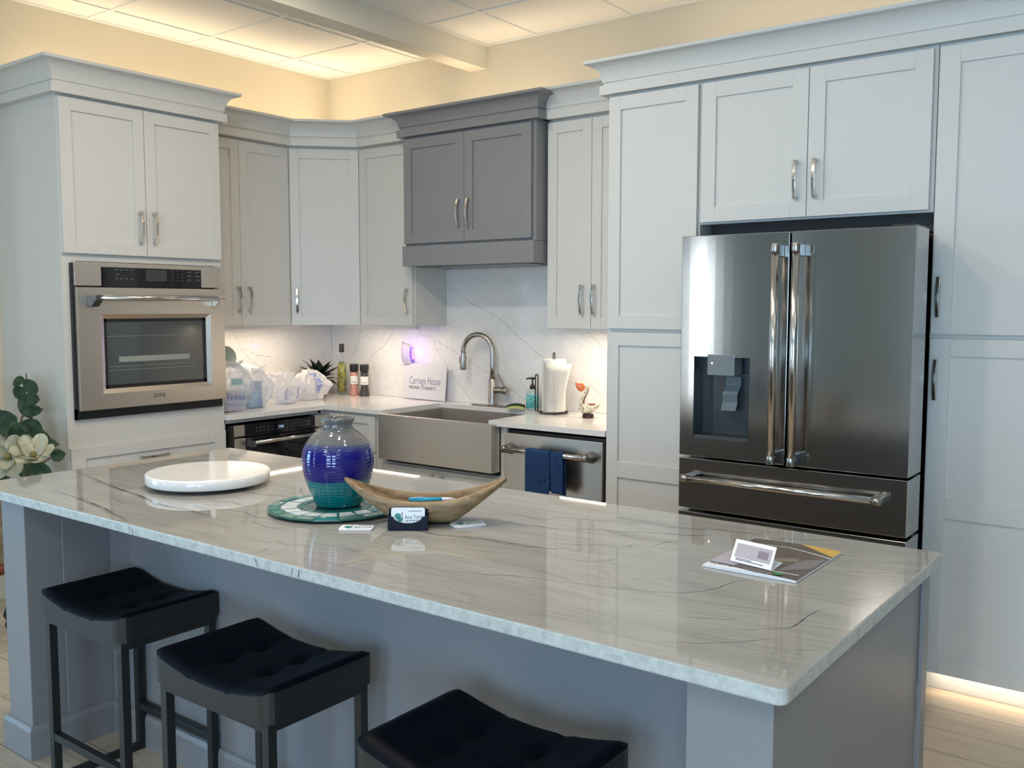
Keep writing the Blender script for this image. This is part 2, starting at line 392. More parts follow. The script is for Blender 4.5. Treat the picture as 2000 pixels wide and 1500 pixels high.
window_wall('wall_far_left', XL, 'y', YF, -3.52, [(-6.4, -4.8)], M_ROOM)
k = 0
for (a0, a1, ax) in ((-.85, -.55, 'x'), (3.9, 5.3, 'x'), (5.9, 7.3, 'x'), (-6.4, -4.8, 'y')):
    k += 1; bm = bmesh.new()
    def q(p0, p1, z0, z1):
        if ax == 'x': box(bm, (p0, YF-.06, z0), (p1, YF-.01, z1))
        else: box(bm, (XL-.06, p0, z0), (XL-.01, p1, z1))
    fw = .05 if a1-a0 > .5 else .02; q(a0, a0+fw, .35, 2.35); q(a1-fw, a1, .35, 2.35); q(a0, a1, .35, .40); q(a0, a1, 2.30, 2.35); (q((a0+a1)/2-.025, (a0+a1)/2+.025, .4, 2.3) if a1-a0 > .5 else None)
    structure('window_%d' % k, bm, M_CEILW)
# dropped ceiling: one slab of tile, grid bars of white metal
structure('ceiling', BX((XL, YF, CZ), (XR, 0, CZ+.05)), M_TILE)
bm = bmesh.new(); T = .012
def barx(y, x0, x1): box(bm, (x0, y-T, CZ-.006), (x1, y+T, CZ-.0005))
def bary(x, y0, y1): box(bm, (x-T, y0, CZ-.0066), (x+T, y1, CZ-.0003))
BX0, BX1 = 1.258, 1.380
for x in (.233, .843): bary(x, -3.4, 0)
for k in range(6): barx(-.488-.61*k, 0, BX0)
for k in range(10): bary(1.755+.61*k, YF, 0) if 1.755+.61*k < XR else None
for k in range(12): barx(-.525-.61*k, BX1, XR)
for k in range(5): barx(-3.9-.61*k, XL, BX0)
for k in range(5): bary(.843-.61*k, YF, -3.52)
bary(.013, -3.4, 0); barx(-.013, 0, BX0); barx(-.013, BX1, XR); bary(BX0-.013, YF, 0); bary(BX1+.013, YF, 0)
structure('trim_1', bm, M_CEILW)
structure('trim_2', BX((BX0, YF, 2.915), (BX1, 0, CZ)), paint('beam_paint_cream', (.74, .69, .58), .6))          # ceiling beam
for (x, y, lab) in ((5.7, -2.6, 'recessed ceiling lamp to the right of the island'), (5.9, -5.4, 'recessed ceiling lamp behind the viewer on the right'), (3.0, -5.6, 'recessed ceiling lamp behind the viewer'), (.9, -3.9, 'added ceiling lamp left of the island, lighting the oven tower')):
    t = thing('ceiling_lamp', lab, 'lamp', (x, y, CZ-.012), group='showroom ceiling lamps')
    bm = bmesh.new(); box(bm, (x-.30, y-.60, CZ-.012), (x+.30, y+.60, CZ-.001)); obj('frame', bm, M_CEILW, t)

for (x, y, lab) in ((2.2, -2.60, 'small round downlight over the left end of the island'), (3.05, -2.60, 'small round downlight over the middle of the island'), (3.9, -2.60, 'small round downlight over the right end of the island'), (1.95, -1.70, 'added round downlight over the aisle, brightening the left wall cabinets')):
    t = thing('downlight', lab, 'lamp', (x, y, CZ-.012), group='round downlights')
    bm = bmesh.new(); lathe(bm, [(.076, -.008), (.105, -.010), (.11, -.001), (.07, -.001), (.076, -.008)], 32, (x, y, CZ)); obj('trim_ring', bm, M_CEILW, t, smooth=True)

# ---------------------------------------------------------------- cabinet parts
def bar_pull(root, P0, P1, out, wv, mt=M_CHR, name='handle', label=None):
    """arched strap pull from P0 to P1 standing off along out"""
    P0, P1, out = Vector(P0), Vector(P1), Vector(out); ax = (P1-P0); Ln = ax.length; ax.normalize()
    pts = []
    for i in range(13):
        s = i/12; h = .019+.013*math.sin(PI*s); pts.append(P0+ax*Ln*s+out*h)
    bm = bmesh.new(); ribbon(bm, pts, .0135, .0055, wv)
    for c in (P0+ax*.006, P1-ax*.006):
        wvn = Vector(wv).normalized()
        for sgn in (0,):
            a = c-ax*.006-wvn*.00675; b = c+ax*.006+wvn*.00675+out*.021
            lo = Vector([min(a[i], b[i]) for i in range(3)]); hi = Vector([max(a[i], b[i]) for i in range(3)])
            if abs(out.x)+abs(out.y) > 1.1:   # diagonal cabinet
                M = frame_M(c, wvn, out); box(bm, (-.00675, 0, -.006), (.00675, .021, .006), M)
            else: box(bm, lo, hi)
    return obj(name, bm, mt, root, bevel=.0012, label=label)
def shaker(root, O, Uv, Nv, w_, z0, z1, m, rails=(.058, .058), mids=(), name='door', handle=None, hv=True, th=.02):
    """recessed panel door; O on carcass face, w_ along Uv"""
    M = frame_M((O[0], O[1], 0), Uv, Nv); bm = bmesh.new(); s, r = rails
    box(bm, (0, 0, z0), (s, th, z1), M); box(bm, (w_-s, 0, z0), (w_, th, z1), M)
    box(bm, (s, 0, z0), (w_-s, th, z0+r), M); box(bm, (s, 0, z1-r), (w_-s, th, z1), M)
    for a, b in mids: box(bm, (s, 0, a), (w_-s, th, b), M)
    box(bm, (s-.004, .002, z0+r-.004), (w_-s+.004, th-.009, z1-r+.004), M)
    d = obj(name, bm, m, root, bevel=.0012)
    if handle:
        Uv = Vector(Uv).normalized(); Nv = Vector(Nv).normalized(); base = Vector((O[0], O[1], 0))+Nv*th
        if hv: u, ha, hb = handle; bar_pull(d, base+Uv*u+Vector((0, 0, ha)), base+Uv*u+Vector((0, 0, hb)), Nv, Uv)
        else: ua, ub, hz = handle; bar_pull(d, base+Uv*ua+Vector((0, 0, hz)), base+Uv*ub+Vector((0, 0, hz)), Nv, (0, 0, 1))
    return d
X, Y = (1, 0, 0), (0, 1, 0); NX, NY = (-1, 0, 0), (0, -1, 0)
Z0F, Z1F = 2.487, 2.548
def crown_prof(zb=2.540, zt=2.638, ov=.092):
    p = [(0.001, Z0F), (.036, Z0F), (.036, 2.528), (.022, 2.532), (.022, zb)]
    for i in range(11):
        a = i/10*PI/2; p.append((.028+(ov-.034)*(1-math.cos(a)), zb+.004+(zt-.020-zb)*math.sin(a)))
    p += [(ov, zt-.013), (ov, zt), (ov-.03, zt), (0.001, zb+.05)]
    return p

# --- oven tower (left wall)
XO = .612   # carcass face; doors 0.632
t = thing('oven_tower_cabinet', 'tall pale grey cabinet tower holding the built-in wall oven, left of the counter', 'cabinet', (.31, -1.78, 0))
y0, y1 = -2.220, -1.343
bm = bmesh.new(); box(bm, (0.002, y0, .10), (XO-.002, y1, .985)); box(bm, (0.002, y0, 1.722), (XO, y1, 2.54))
box(bm, (0.002, y0, .985), (XO, -2.150, 1.722)); box(bm, (0.002, -1.385, .985), (XO, y1, 1.722)); box(bm, (0.002, -2.150, .985), (.03, -1.385, 1.722)); box(bm, (.002, y0, 0), (.54, y1, .10))
box(bm, (XO-.004, y0, .832), (XO, y1, .985))
obj('body', bm, M_CAB, t)
shaker(t, (XO, -2.214), Y, X, .426, 1.757, 2.474, M_CAB, handle=(.391, 1.822, 1.976))
shaker(t, (XO, -1.785), Y, X, .436, 1.757, 2.474, M_CAB, handle=(.038, 1.824, 1.978))
shaker(t, (XO, -2.214), Y, X, .865, .50, .832, M_CAB, rails=(.07, .055), name='drawer', handle=(.349, .507, .750), hv=False)
shaker(t, (XO, -2.214), Y, X, .865, .12, .495, M_CAB, rails=(.07, .055), name='drawer', handle=(.355, .520, .39), hv=False)
bm = bmesh.new(); sweep(bm, [(0.004, y0), (XO+.004, y0), (XO+.004, y1), (.33, y1)], crown_prof()); obj('crown_moulding', bm, M_CAB, t)

# --- wall oven
t = thing('wall_oven', 'stainless built-in wall oven with glass window in the tall left cabinet', 'oven', (.62, -1.77, .99))
a, b = -2.180, -1.368
FX = .618
bm = bmesh.new(); box(bm, (.10, a+.035, .995), (FX, b-.022, 1.718)); obj('body', bm, M_BLACK, t)
bm = bmesh.new(); box(bm, (XO+.001, a-.004, .968), (FX+.012, b+.002, 1.02)); box(bm, (XO+.001, a-.004, .968), (FX+.012, a+.004, 1.712)); obj('black_trim', bm, M_BLACK, t)
zt, zc_ = 1.718, 1.606
bm = bmesh.new()
box(bm, (XO+.001, a+.004, zc_), (.645, a+.137, zt)); box(bm, (XO+.001, b-.120, zc_), (.645, b, zt)); box(bm, (XO+.001, a+.137, zt-.022), (.645, b-.120, zt)); obj('control_fascia', bm, M_SS, t, bevel=.0015)
bm = BX((XO+.001, a+.137, zc_-.004), (.643, b-.120, zt-.022))
for i, yy in enumerate((-1.965, -1.940, -1.912, -1.884)):
    for zz in (1.686, 1.642): box(bm, (.6431, yy-.006, zz-.002), (.6436, yy+.007, zz+.002), mi=1)
box(bm, (.6431, -1.970, 1.662), (.6436, -1.950, 1.6655), mi=1)
for yy in (-1.655, -1.628, -1.600):
    for zz in (1.688, 1.672, 1.656, 1.640): box(bm, (.6431, yy-.0025, zz-.002), (.6436, yy+.0025, zz+.002), mi=1)
for yy in (-1.560, -1.510):
    for zz in (1.684, 1.664, 1.644): box(bm, (.6431, yy-.011, zz-.0018), (.6436, yy+.011, zz+.0018), mi=1)
cp = obj('control_panel', bm, [M_BGLASS, M_MARK], t)
bm = bmesh.new(); box(bm, (.6431, -1.808, 1.634), (.6436, -1.690, 1.690)); obj('display', bm, M_SCREEN, cp)
# door with bevelled window surround
DX = .662; dz0, dz1 = 1.012, 1.598; wa, wb, wz0, wz1 = -2.040, -1.470, 1.108, 1.448
bm = bmesh.new()
def ringquad(bm, r0, r1, x0, x1):
    """r=(y0,y1,z0,z1) outer/inner rings at x0/x1"""
    A = [bm.verts.new((x0, r0[i], r0[j])) for i, j in ((0, 2), (1, 2), (1, 3), (0, 3))]; B = [bm.verts.new((x1, r1[i], r1[j])) for i, j in ((0, 2), (1, 2), (1, 3), (0, 3))]
    for k in range(4): bm.faces.new((A[k], A[(k+1) % 4], B[(k+1) % 4], B[k]))
ro = (a+.006, b+.006, dz0, dz1); ri = (wa-.022, wb+.022, wz0-.022, wz1+.022); rw = (wa, wb, wz0, wz1)
ringquad(bm, ro, ri, DX, DX); ringquad(bm, ri, rw, DX, DX-.014); ringquad(bm, ro, ro, DX-.040, DX); ringquad(bm, rw, rw, DX-.014, DX-.035); ringquad(bm, rw, ro, DX-.04, DX-.04)
d = obj('door', bm, M_SS, t)
bm = bmesh.new(); box(bm, (DX-.024, wa, wz0), (DX-.018, wb, wz1)); win = obj('window', bm, M_OGLASS, d)
bm = bmesh.new()
for r0 in ((wa, wb, wz1-.016, wz1), (wa, wb, wz0, wz0+.018), (wa, wa+.014, wz0, wz1), (wb-.018, wb, wz0, wz1)): box(bm, (DX-.018, r0[0], r0[2]), (DX-.0165, r0[1], r0[3]))
obj('window_border', bm, M_BLACK, win)
bm = bmesh.new()
for zz in (1.362, 1.214, 1.196): tube(bm, [(DX-.017, wa+.018, zz), (DX-.017, wb-.075, zz)], .0011, 6)
box(bm, (DX-.0178, wa+.075, 1.235), (DX-.0172, wb-.10, 1.262))
obj('oven_rack', bm, mat('rack_metal', (.30, .32, .29), .4), win)
# handle: tube between two faceted brackets
hz = 1.548; hx = DX+.058
bm = bmesh.new(); tube(bm, [(hx, a+.085, hz), (hx, b-.035, hz)], .0125, 20); hd = obj('handle', bm, M_CHR, d, smooth=False)
hd.data.shade_smooth()
for yy, s in ((a+.075, 1), (b-.050, -1)):
    bm = bmesh.new(); pr = [(DX, -.042), (DX+.030, -.042), (DX+.070, -.012), (DX+.070, .014), (DX, .014)]
    A = [bm.verts.new((x_, yy-.020, hz+z_)) for x_, z_ in pr]; B = [bm.verts.new((x_, yy+.020, hz+z_)) for x_, z_ in pr]
    bm.faces.new(A[::-1]); bm.faces.new(B)
    for k in range(5): bm.faces.new((A[k], A[(k+1) % 5], B[(k+1) % 5], B[k]))
    obj('bracket', bm, M_SSD if s > 0 else M_SS, hd, bevel=.003)
bg = obj('badge', BX((DX, -1.802, 1.042), (DX+.002, -1.722, 1.078)), M_SS, d, bevel=.001)
obj('lettering', text_bm('ZLINE', .026, face_M((DX+.0024, -1.762, 1.058), (0, 1, 0), (0, 0, 1)), .0004, 1.0), M_NEARBLACK, bg)

# --- upper cabinets along the left wall and corner
UB, UT, XU = 1.372+.018, 2.474, .316
def upper_body(t, poly, z0=UB, z1=2.54):
    bm = bmesh.new(); prism(bm, poly, z0, z1); return obj('body', bm, M_CAB, t)
t = thing('upper_cabinet', 'two-door pale grey wall cabinet directly right of the oven tower', 'cabinet', (.15, -.97, UB))
upper_body(t, [(.002, -1.341), (XU-.02, -1.341), (XU-.02, -.612), (.002, -.612)])
shaker(t, (XU-.019, -1.335), Y, X, .346, UB+.002, UT, M_CAB, handle=(.322, 1.477, 1.624))
shaker(t, (XU-.019, -.986), Y, X, .362, UB+.002, UT, M_CAB, handle=(.049, 1.477, 1.624))
t = thing('corner_cabinet', 'single-door diagonal wall cabinet in the room corner', 'cabinet', (.2, -.2, UB))
c1 = (XU-.02, -.6105); c2 = (.6105, -(XU-.02)); upper_body(t, [(.002, -.6105), c1, c2, (.6105, -.002), (.002, -.002)])
dv = Vector((c2[0]-c1[0], c2[1]-c1[1])); dl = dv.length; dv.normalize(); nv = (dv.y, -dv.x, 0)
shaker(t, (c1[0]+dv.x*.012+nv[0]*.001, c1[1]+dv.y*.012+nv[1]*.001), (dv.x, dv.y, 0), nv, dl-.024, UB+.002, UT, M_CAB, handle=(.036, 1.470, 1.617))
t = thing('upper_cabinet', 'single-door pale grey wall cabinet between the corner cabinet and the dark grey hood', 'cabinet', (.84, -.15, UB))
upper_body(t, [(.613, -.002), (.613, -(XU-.02)), (1.070, -(XU-.02)), (1.070, -.002)])
shaker(t, (.618, -(XU-.019)), X, NY, .442, UB+.002, UT, M_CAB, handle=(.408, 1.470, 1.617))
t = thing('upper_cabinet', 'two-door pale grey wall cabinet right of the dark grey hood', 'cabinet', (2.33, -.15, UB))
upper_body(t, [(2.045, -.002), (2.045, -(XU-.02)), (2.616, -(XU-.02)), (2.616, -.002)])
shaker(t, (2.050, -(XU-.019)), X, NY, .274, UB+.002, UT, M_CAB, handle=(.224, 1.467, 1.622))
shaker(t, (2.327, -(XU-.019)), X, NY, .284, UB+.002, UT, M_CAB, handle=(.020, 1.467, 1.622))
t = thing('crown_moulding', 'pale grey crown moulding running over the corner wall cabinets, left of the hood', 'moulding', (.3, -.3, 2.49))
bm = bmesh.new(); sweep(bm, [(XU, -1.341), (XU, -.616), (.616, -XU), (1.083, -XU)], crown_prof()); obj('crown', bm, M_CAB, t)
t = thing('crown_moulding', 'short pale grey crown moulding between the hood and the tall pantry cabinets', 'moulding', (2.3, -.3, 2.49))
bm = bmesh.new(); sweep(bm, [(2.034, -XU), (2.618, -XU)], crown_prof()); obj('crown', bm, M_CAB, t)
# --- grey hood cabinet
t = thing('hood_cabinet', 'dark grey hood cabinet with two doors above the sink', 'cabinet', (1.56, -.2, 1.74))
hx0, hx1, hy = 1.086, 2.030, -.392
bm = bmesh.new(); box(bm, (hx0, hy, 1.86), (hx1, -.002, 2.54)); obj('body', bm, M_GREY, t)
bm = bmesh.new(); box(bm, (hx0-.004, hy-.028, 1.742), (hx1+.002, -.002, 1.858)); obj('valance', bm, M_GREY, t, bevel=.002)
bm = bmesh.new(); box(bm, (hx0+.06, hy+.03, 1.737), (hx1-.06, -.06, 1.7415)); obj('vent_panel', bm, M_SSD, t)
shaker(t, (hx0+.004, hy-.001), X, NY, .458, 1.872, 2.474, M_GREY, handle=(.425, 1.955, 2.105))
shaker(t, (hx0+.465, hy-.001), X, NY, .458, 1.872, 2.474, M_GREY, handle=(.033, 1.955, 2.105))
bm = bmesh.new(); sweep(bm, [(hx0, -.002), (hx0, hy), (hx1, hy), (hx1, -.002)], crown_prof(zt=2.622)); obj('crown_moulding', bm, M_GREY, t)

# --- tall run
YP = -.628
t = thing('pantry_cabinet', 'tall narrow pale grey pantry cabinet left of the fridge', 'cabinet', (2.85, -.3, 0))
bm = bmesh.new(); box(bm, (2.620, YP+.002, .10), (3.088, -.002, 2.54)); box(bm, (2.620, YP+.07, 0), (3.088, -.002, .10)); obj('body', bm, M_CAB, t)
shaker(t, (2.628, YP), X, NY, .452, 1.405, UT, M_CAB, rails=(.062, .062))
shaker(t, (2.628, YP), X, NY, .452, .105, 1.388, M_CAB, rails=(.062, .062), mids=((.70, .776),))
t = thing('fridge_cabinet', 'two-door pale grey cabinet directly above the fridge', 'cabinet', (3.57, -.3, 1.87))
bm = bmesh.new(); box(bm, (3.090, YP+.002, 1.868), (4.054, -.002, 2.54)); obj('body', bm, M_CAB, t)
obj('filler_panel', BX((3.112, -.56, 1.80), (4.052, -.02, 1.867)), M_NEARBLACK, t)
shaker(t, (3.098, YP), X, NY, .470, 1.876, UT, M_CAB, rails=(.066, .066), handle=(.428, 1.949, 2.106))
shaker(t, (3.571, YP), X, NY, .470, 1.876, UT, M_CAB, rails=(.066, .066), handle=(.034, 1.949, 2.106))
t = thing('pantry_cabinet', 'tall pale grey pantry cabinet right of the fridge with a glowing toe kick', 'cabinet', (4.4, -.3, 0))
bm = bmesh.new(); box(bm, (4.057, YP+.002, .085), (4.66, -.002, 2.54)); box(bm, (4.057, YP+.06, 0), (4.66, -.002, .085)); obj('body', bm, M_CAB, t)
shaker(t, (4.064, YP), X, NY, .590, 1.405, UT, M_CAB, rails=(.072, .066), handle=(.026, 1.470, 1.622))
shaker(t, (4.064, YP), X, NY, .590, .088, 1.388, M_CAB, rails=(.072, .066), mids=((.70, .776),), handle=(.026, 1.155, 1.309))
t = thing('pantry_cabinet', 'rightmost tall pale grey pantry cabinet at the edge of the run', 'cabinet', (5.0, -.3, 0))
bm = bmesh.new(); box(bm, (4.662, YP+.002, .085), (5.27, -.002, 2.54)); box(bm, (4.662, YP+.06, 0), (5.27, -.002, .085)); obj('body', bm, M_CAB, t)
shaker(t, (4.668, YP), X, NY, .590, 1.405, UT, M_CAB, rails=(.072, .066), handle=(.564, 1.470, 1.622))
shaker(t, (4.668, YP), X, NY, .590, .088, 1.388, M_CAB, rails=(.072, .066), mids=((.70, .776),), handle=(.564, 1.155, 1.309))
t = thing('crown_moulding', 'long pale grey crown moulding over the pantry and fridge cabinets', 'moulding', (3.9, -.6, 2.49))
bm = bmesh.new(); sweep(bm, [(2.620, -.002), (2.620, YP), (5.27, YP), (5.27, -.002)], crown_prof()); obj('crown', bm, M_CAB, t)
# lamp housings
for nm, lab, a_, b_ in (('under_cabinet_light', 'slim light bar under the wall cabinet beside the oven', (.205, -1.325, 1.370), (.235, -.475, 1.389)),
                    ('under_cabinet_light', 'slim light bar under the wall cabinet left of the sink', (.42, -.245, 1.370), (1.02, -.215, 1.389)),
                    ('under_cabinet_light', 'slim light bar under the wall cabinet right of the hood', (2.08, -.235, 1.370), (2.58, -.205, 1.389))):
    o = obj(nm, BX(a_, b_), M_CREAM); tag(o, lab, 'light')

# ---------------------------------------------------------------- base cabinets, worktop
BT = .884
def base_body(t, a, b, toe): obj('body', BX(a, b), M_CAB, t); obj('toe_kick', BX(*toe), M_CAB, t)
t = thing('base_cabinet', 'pale grey base cabinet holding the drawer microwave next to the oven tower', 'cabinet', (.3, -1.0, 0))
bm = bmesh.new(); box(bm, (.002, -1.341, .10), (.600, -.66, .46)); box(bm, (.002, -1.341, .46), (.10, -.66, BT)); box(bm, (.002, -1.341, .46), (.600, -1.329, BT)); box(bm, (.002, -.665, .46), (.600, -.645, BT)); box(bm, (.10, -1.341, .862), (.600, -.645, BT))
obj('body', bm, M_CAB, t); obj('toe_kick', BX((.002, -1.341, 0), (.54, -.65, .099)), M_CAB, t)
shaker(t, (.601, -1.33), Y, X, .665, .12, .45, M_CAB, rails=(.06, .055), name='drawer', handle=(.26, .41, .37), hv=False)
t = thing('base_cabinet', 'pale grey corner base cabinet between the microwave and the steel sink', 'cabinet', (.8, -.3, 0))
bm = bmesh.new(); box(bm, (.606, -.610, .10), (1.100, -.002, BT)); box(bm, (.002, -.642, .10), (.604, -.002, BT)); obj('body', bm, M_CAB, t); obj('toe_kick', BX((.606, -.55, 0), (1.100, -.3, .099)), M_CAB, t)
shaker(t, (.665, -.611), X, NY, .385, .66, .868, M_CAB, rails=(.05, .045), name='drawer', handle=(.14, .25, .762), hv=False)
shaker(t, (.665, -.611), X, NY, .385, .11, .652, M_CAB, rails=(.058, .058), handle=(.35, .48, .62))
t = thing('sink_base_cabinet', 'pale grey base cabinet under the steel farmhouse sink', 'cabinet', (1.53, -.3, 0))
bm = bmesh.new(); box(bm, (1.102, -.610, .10), (1.978, -.002, .615)); box(bm, (1.102, -.610, .615), (1.124, -.002, BT)); box(bm, (1.962, -.610, .615), (1.982, -.002, BT)); obj('body', bm, M_CAB, t); obj('toe_kick', BX((1.102, -.55, 0), (1.978, -.3, .099)), M_CAB, t)
shaker(t, (1.108, -.611), X, NY, .430, .11, .605, M_CAB, handle=(.395, .45, .58)); shaker(t, (1.541, -.611), X, NY, .430, .11, .605, M_CAB, handle=(.035, .45, .58))
# worktop, one L with the sink notch
t = thing('worktop', 'white veined quartz worktop wrapping the corner around the sink', 'countertop', (.6, -.3, BT))
sx0, sx1, syb = 1.118, 1.905, -.135
poly = [(.002, -1.341), (.645, -1.341), (.645, -.645), (1.110, -.645), (sx0, -.632), (sx0, syb), (sx1, syb), (sx1, -.645), (2.618, -.645), (2.618, -.002), (.002, -.002)]
bm = bmesh.new(); prism(bm, poly, BT+.001, .914); bm.normal_update(); bmesh.ops.triangulate(bm, faces=[f for f in bm.faces if len(f.verts) > 4]); obj('slab', bm, M_QZ, t, bevel=.002)
WALL_VEINS = [(0.004,[(0.823,1.363),(0.867,1.331),(0.966,1.292),(0.998,1.228),(1.051,1.166),(1.083,1.143)]),(0.004,[(0.966,1.292),(1.105,1.24),(1.178,1.21),(1.229,1.188),(1.311,1.143),(1.361,1.122),(1.451,1.087),(1.519,1.044),(1.596,1.002),(1.681,0.961)]),(0.004,[(1.083,1.118),(1.146,1.057),(1.228,0.973),(1.28,0.929)]),(0.004,[(1.086,1.626),(1.149,1.606),(1.231,1.55),(1.292,1.519),(1.422,1.473),(1.519,1.42),(1.586,1.367),(1.671,1.308),(1.755,1.251),(1.828,1.201)]),(0.004,[(2.108,1.368),(2.159,1.327),(2.234,1.272)]),(0.003,[(2.127,1.074),(2.178,1.041),(2.212,1.007)]),(0.005,[(0.63,1.377),(0.583,1.309),(0.511,1.24),(0.414,1.177),(0.352,1.115)]),(0.004,[(0.307,1.347),(0.281,1.26),(0.229,1.18)])]
LEFT_VEINS = [(0.004,[(-0.835,1.35),(-0.808,1.302),(-0.771,1.228),(-0.714,1.177),(-0.635,1.116)]),(0.004,[(-0.863,1.359),(-0.826,1.342),(-0.729,1.348)]),(0.004,[(-0.761,1.244),(-0.663,1.199),(-0.542,1.178)])]
random.seed(4)
def wall_vein(bm, P, wd, place, ok):
    pts = []
    for a_, b_ in zip(P, P[1:]):
        a_, b_ = Vector(a_), Vector(b_); n_ = max(2, int((b_-a_).length/.015))
        for k_ in range(n_): pts.append(a_.lerp(b_, k_/n_))
    pts.append(Vector(P[-1])); n_ = len(pts); prev = None; off = 0
    for i, p in enumerate(pts):
        d_ = pts[min(i+1, n_-1)]-pts[max(i-1, 0)]; nn_ = Vector((-d_.y, d_.x)).normalized(); off = off*.7+random.uniform(-1, 1)*.0018
        w_ = wd*.5*random.uniform(.3, 1.0); q0, q1 = p+nn_*(off-w_), p+nn_*(off+w_)
        if not ok(q0.x, q0.y): prev = None; continue
        cur = (bm.verts.new(place(q0)), bm.verts.new(place(q1)))
        if prev: bm.faces.new((prev[0], cur[0], cur[1], prev[1])).material_index = 1
        prev = cur
t = thing('backsplash', 'white veined quartz splashback on the left wall behind the shopping bags', 'backsplash', (.01, -.7, .914))
bm = BX((.002, -1.341, .915), (.018, -.019, 1.389))
for wd, P in LEFT_VEINS: wall_vein(bm, P, wd, lambda q: (.01815, q.x, q.y), lambda y_, z_: -1.33 < y_ < -.03 and .92 < z_ < 1.385)
obj('panel', bm, [M_QZ, M_QV], t)
t = thing('backsplash', 'white veined quartz splashback on the back wall behind the tap', 'backsplash', (1.3, -.01, .914))
bm = bmesh.new(); sil = [(.019, .915), (2.618, .915), (2.618, 1.389), (2.044, 1.389), (2.044, 1.738), (1.072, 1.738), (1.072, 1.389), (.019, 1.389)]
A_ = [bm.verts.new((x_, -.018, z_)) for x_, z_ in sil]; B_ = [bm.verts.new((x_, -.002, z_)) for x_, z_ in sil]; bm.faces.new(A_); bm.faces.new(B_[::-1])
for k_ in range(8): bm.faces.new((A_[k_], A_[(k_+1) % 8], B_[(k_+1) % 8], B_[k_]))
bm.normal_update(); bmesh.ops.triangulate(bm, faces=[f for f in bm.faces if len(f.verts) > 4])
for wd, P in WALL_VEINS: wall_vein(bm, P, wd, lambda q: (q.x, -.01815, q.y), lambda x_, z_: .03 < x_ < 2.61 and .92 < z_ < (1.735 if 1.08 < x_ < 2.03 else 1.385))
obj('panel', bm, [M_QZ, M_QV], t)
# sink
t = thing('farmhouse_sink', 'brushed steel apron-front sink set into the white worktop', 'sink', (1.53, -.4, .64))
ax0, ax1, ayf, az0, az1 = 1.130, 1.958, -.682, .640, .898
bm = bmesh.new()
box(bm, (ax0, ayf, az0), (ax1, ayf+.022, az1)); box(bm, (ax0, ayf+.022, az0), (ax0+.010, -.615, az1)); box(bm, (ax1-.010, ayf+.022, az0), (ax1, -.615, az1))
obj('apron', bm, M_SS, t, bevel=.003)
bm = bmesh.new(); zb = .65
box(bm, (ax0+.002, syb-.012, zb), (sx1+.028, syb-.001, BT)); box(bm, (ax0, -.655, zb), (ax0+.010, syb-.012, BT)); box(bm, (sx1+.020, -.655, zb), (sx1+.030, syb-.012, BT)); box(bm, (ax0, -.655, zb-.012), (sx1+.03, syb-.002, zb)); box(bm, (ax0, -.660, zb), (sx1+.03, -.652, BT))
M_BAS = mat('sink_basin_steel', (.30, .275, .25), .4, .25); obj('basin', bm, M_BAS, t)
bm = bmesh.new(); lathe(bm, [(0, .003), (.03, .003), (.045, .006), (.05, .001)], 28, (1.52, -.38, zb)); obj('drain', bm, M_CHR, t, smooth=True)
# faucet
t = thing('faucet', 'brushed nickel pull-down gooseneck tap standing behind the sink', 'faucet', (1.495, -.09, .914))
bm = bmesh.new(); prism(bm, [(1.355, -.118), (1.635, -.118), (1.648, -.09), (1.635, -.062), (1.355, -.062), (1.342, -.09)], .9145, .921); obj('base_plate', bm, M_NICK, t, bevel=.002)
bm = bmesh.new(); lathe(bm, [(0, 0), (.030, 0), (.030, .006), (.0255, .010), (.0255, .155), (.022, .160), (0, .160)], 28, (1.495, -.09, .921)); obj('body', bm, M_NICK, t, smooth=True, bevel=.001)
D = Vector((-1, -.18, 0)).normalized(); pts = [Vector((1.495, -.09, 1.07)), Vector((1.495, -.09, 1.15)), Vector((1.495, -.09, 1.235))]
Rg = .100
for i in range(1, 15):
    a_ = PI*i/14; pts.append(Vector((1.495, -.09, 1.240))+D*Rg*(1-math.cos(a_))+Vector((0, 0, Rg*math.sin(a_))))
bm = bmesh.new(); tube(bm, pts+[pts[-1]+Vector((0, 0, -.012))], .0155, 20); obj('spout', bm, M_NICK, t, smooth=True)
e = pts[-1]; bm = bmesh.new(); lathe(bm, [(0, -.110), (.0185, -.110), (.0200, -.100), (.0195, -.03), (.0165, -.012), (.0165, 0), (0, 0)], 24, (e.x, e.y, e.z-.004)); sh = obj('spray_head', bm, M_NICK, t, smooth=True)
obj('spray_button', BX((e.x-.026, e.y-.008, e.z-.075), (e.x-.018, e.y+.008, e.z-.035)), M_SSD, sh, bevel=.002)
bm = bmesh.new(); Mh = Matrix.Translation((1.495, -.09, 1.012)) @ Matrix.Rotation(PI/2, 4, 'Y'); lathe(bm, [(0, .02), (.019, .02), (.019, .072), (.0235, .074), (.0235, .108), (.021, .112), (0, .112)], 24, M=Mh); hh = obj('handle_hub', bm, M_NICK, t, smooth=True, bevel=.001)
bm = bmesh.new(); ribbon(bm, [(1.586, -.09, 1.030), (1.568, -.09, 1.062), (1.545, -.09, 1.095), (1.538, -.09, 1.108)], .018, .007, (0, 1, 0)); obj('lever', bm, M_NICK, hh, bevel=.001)

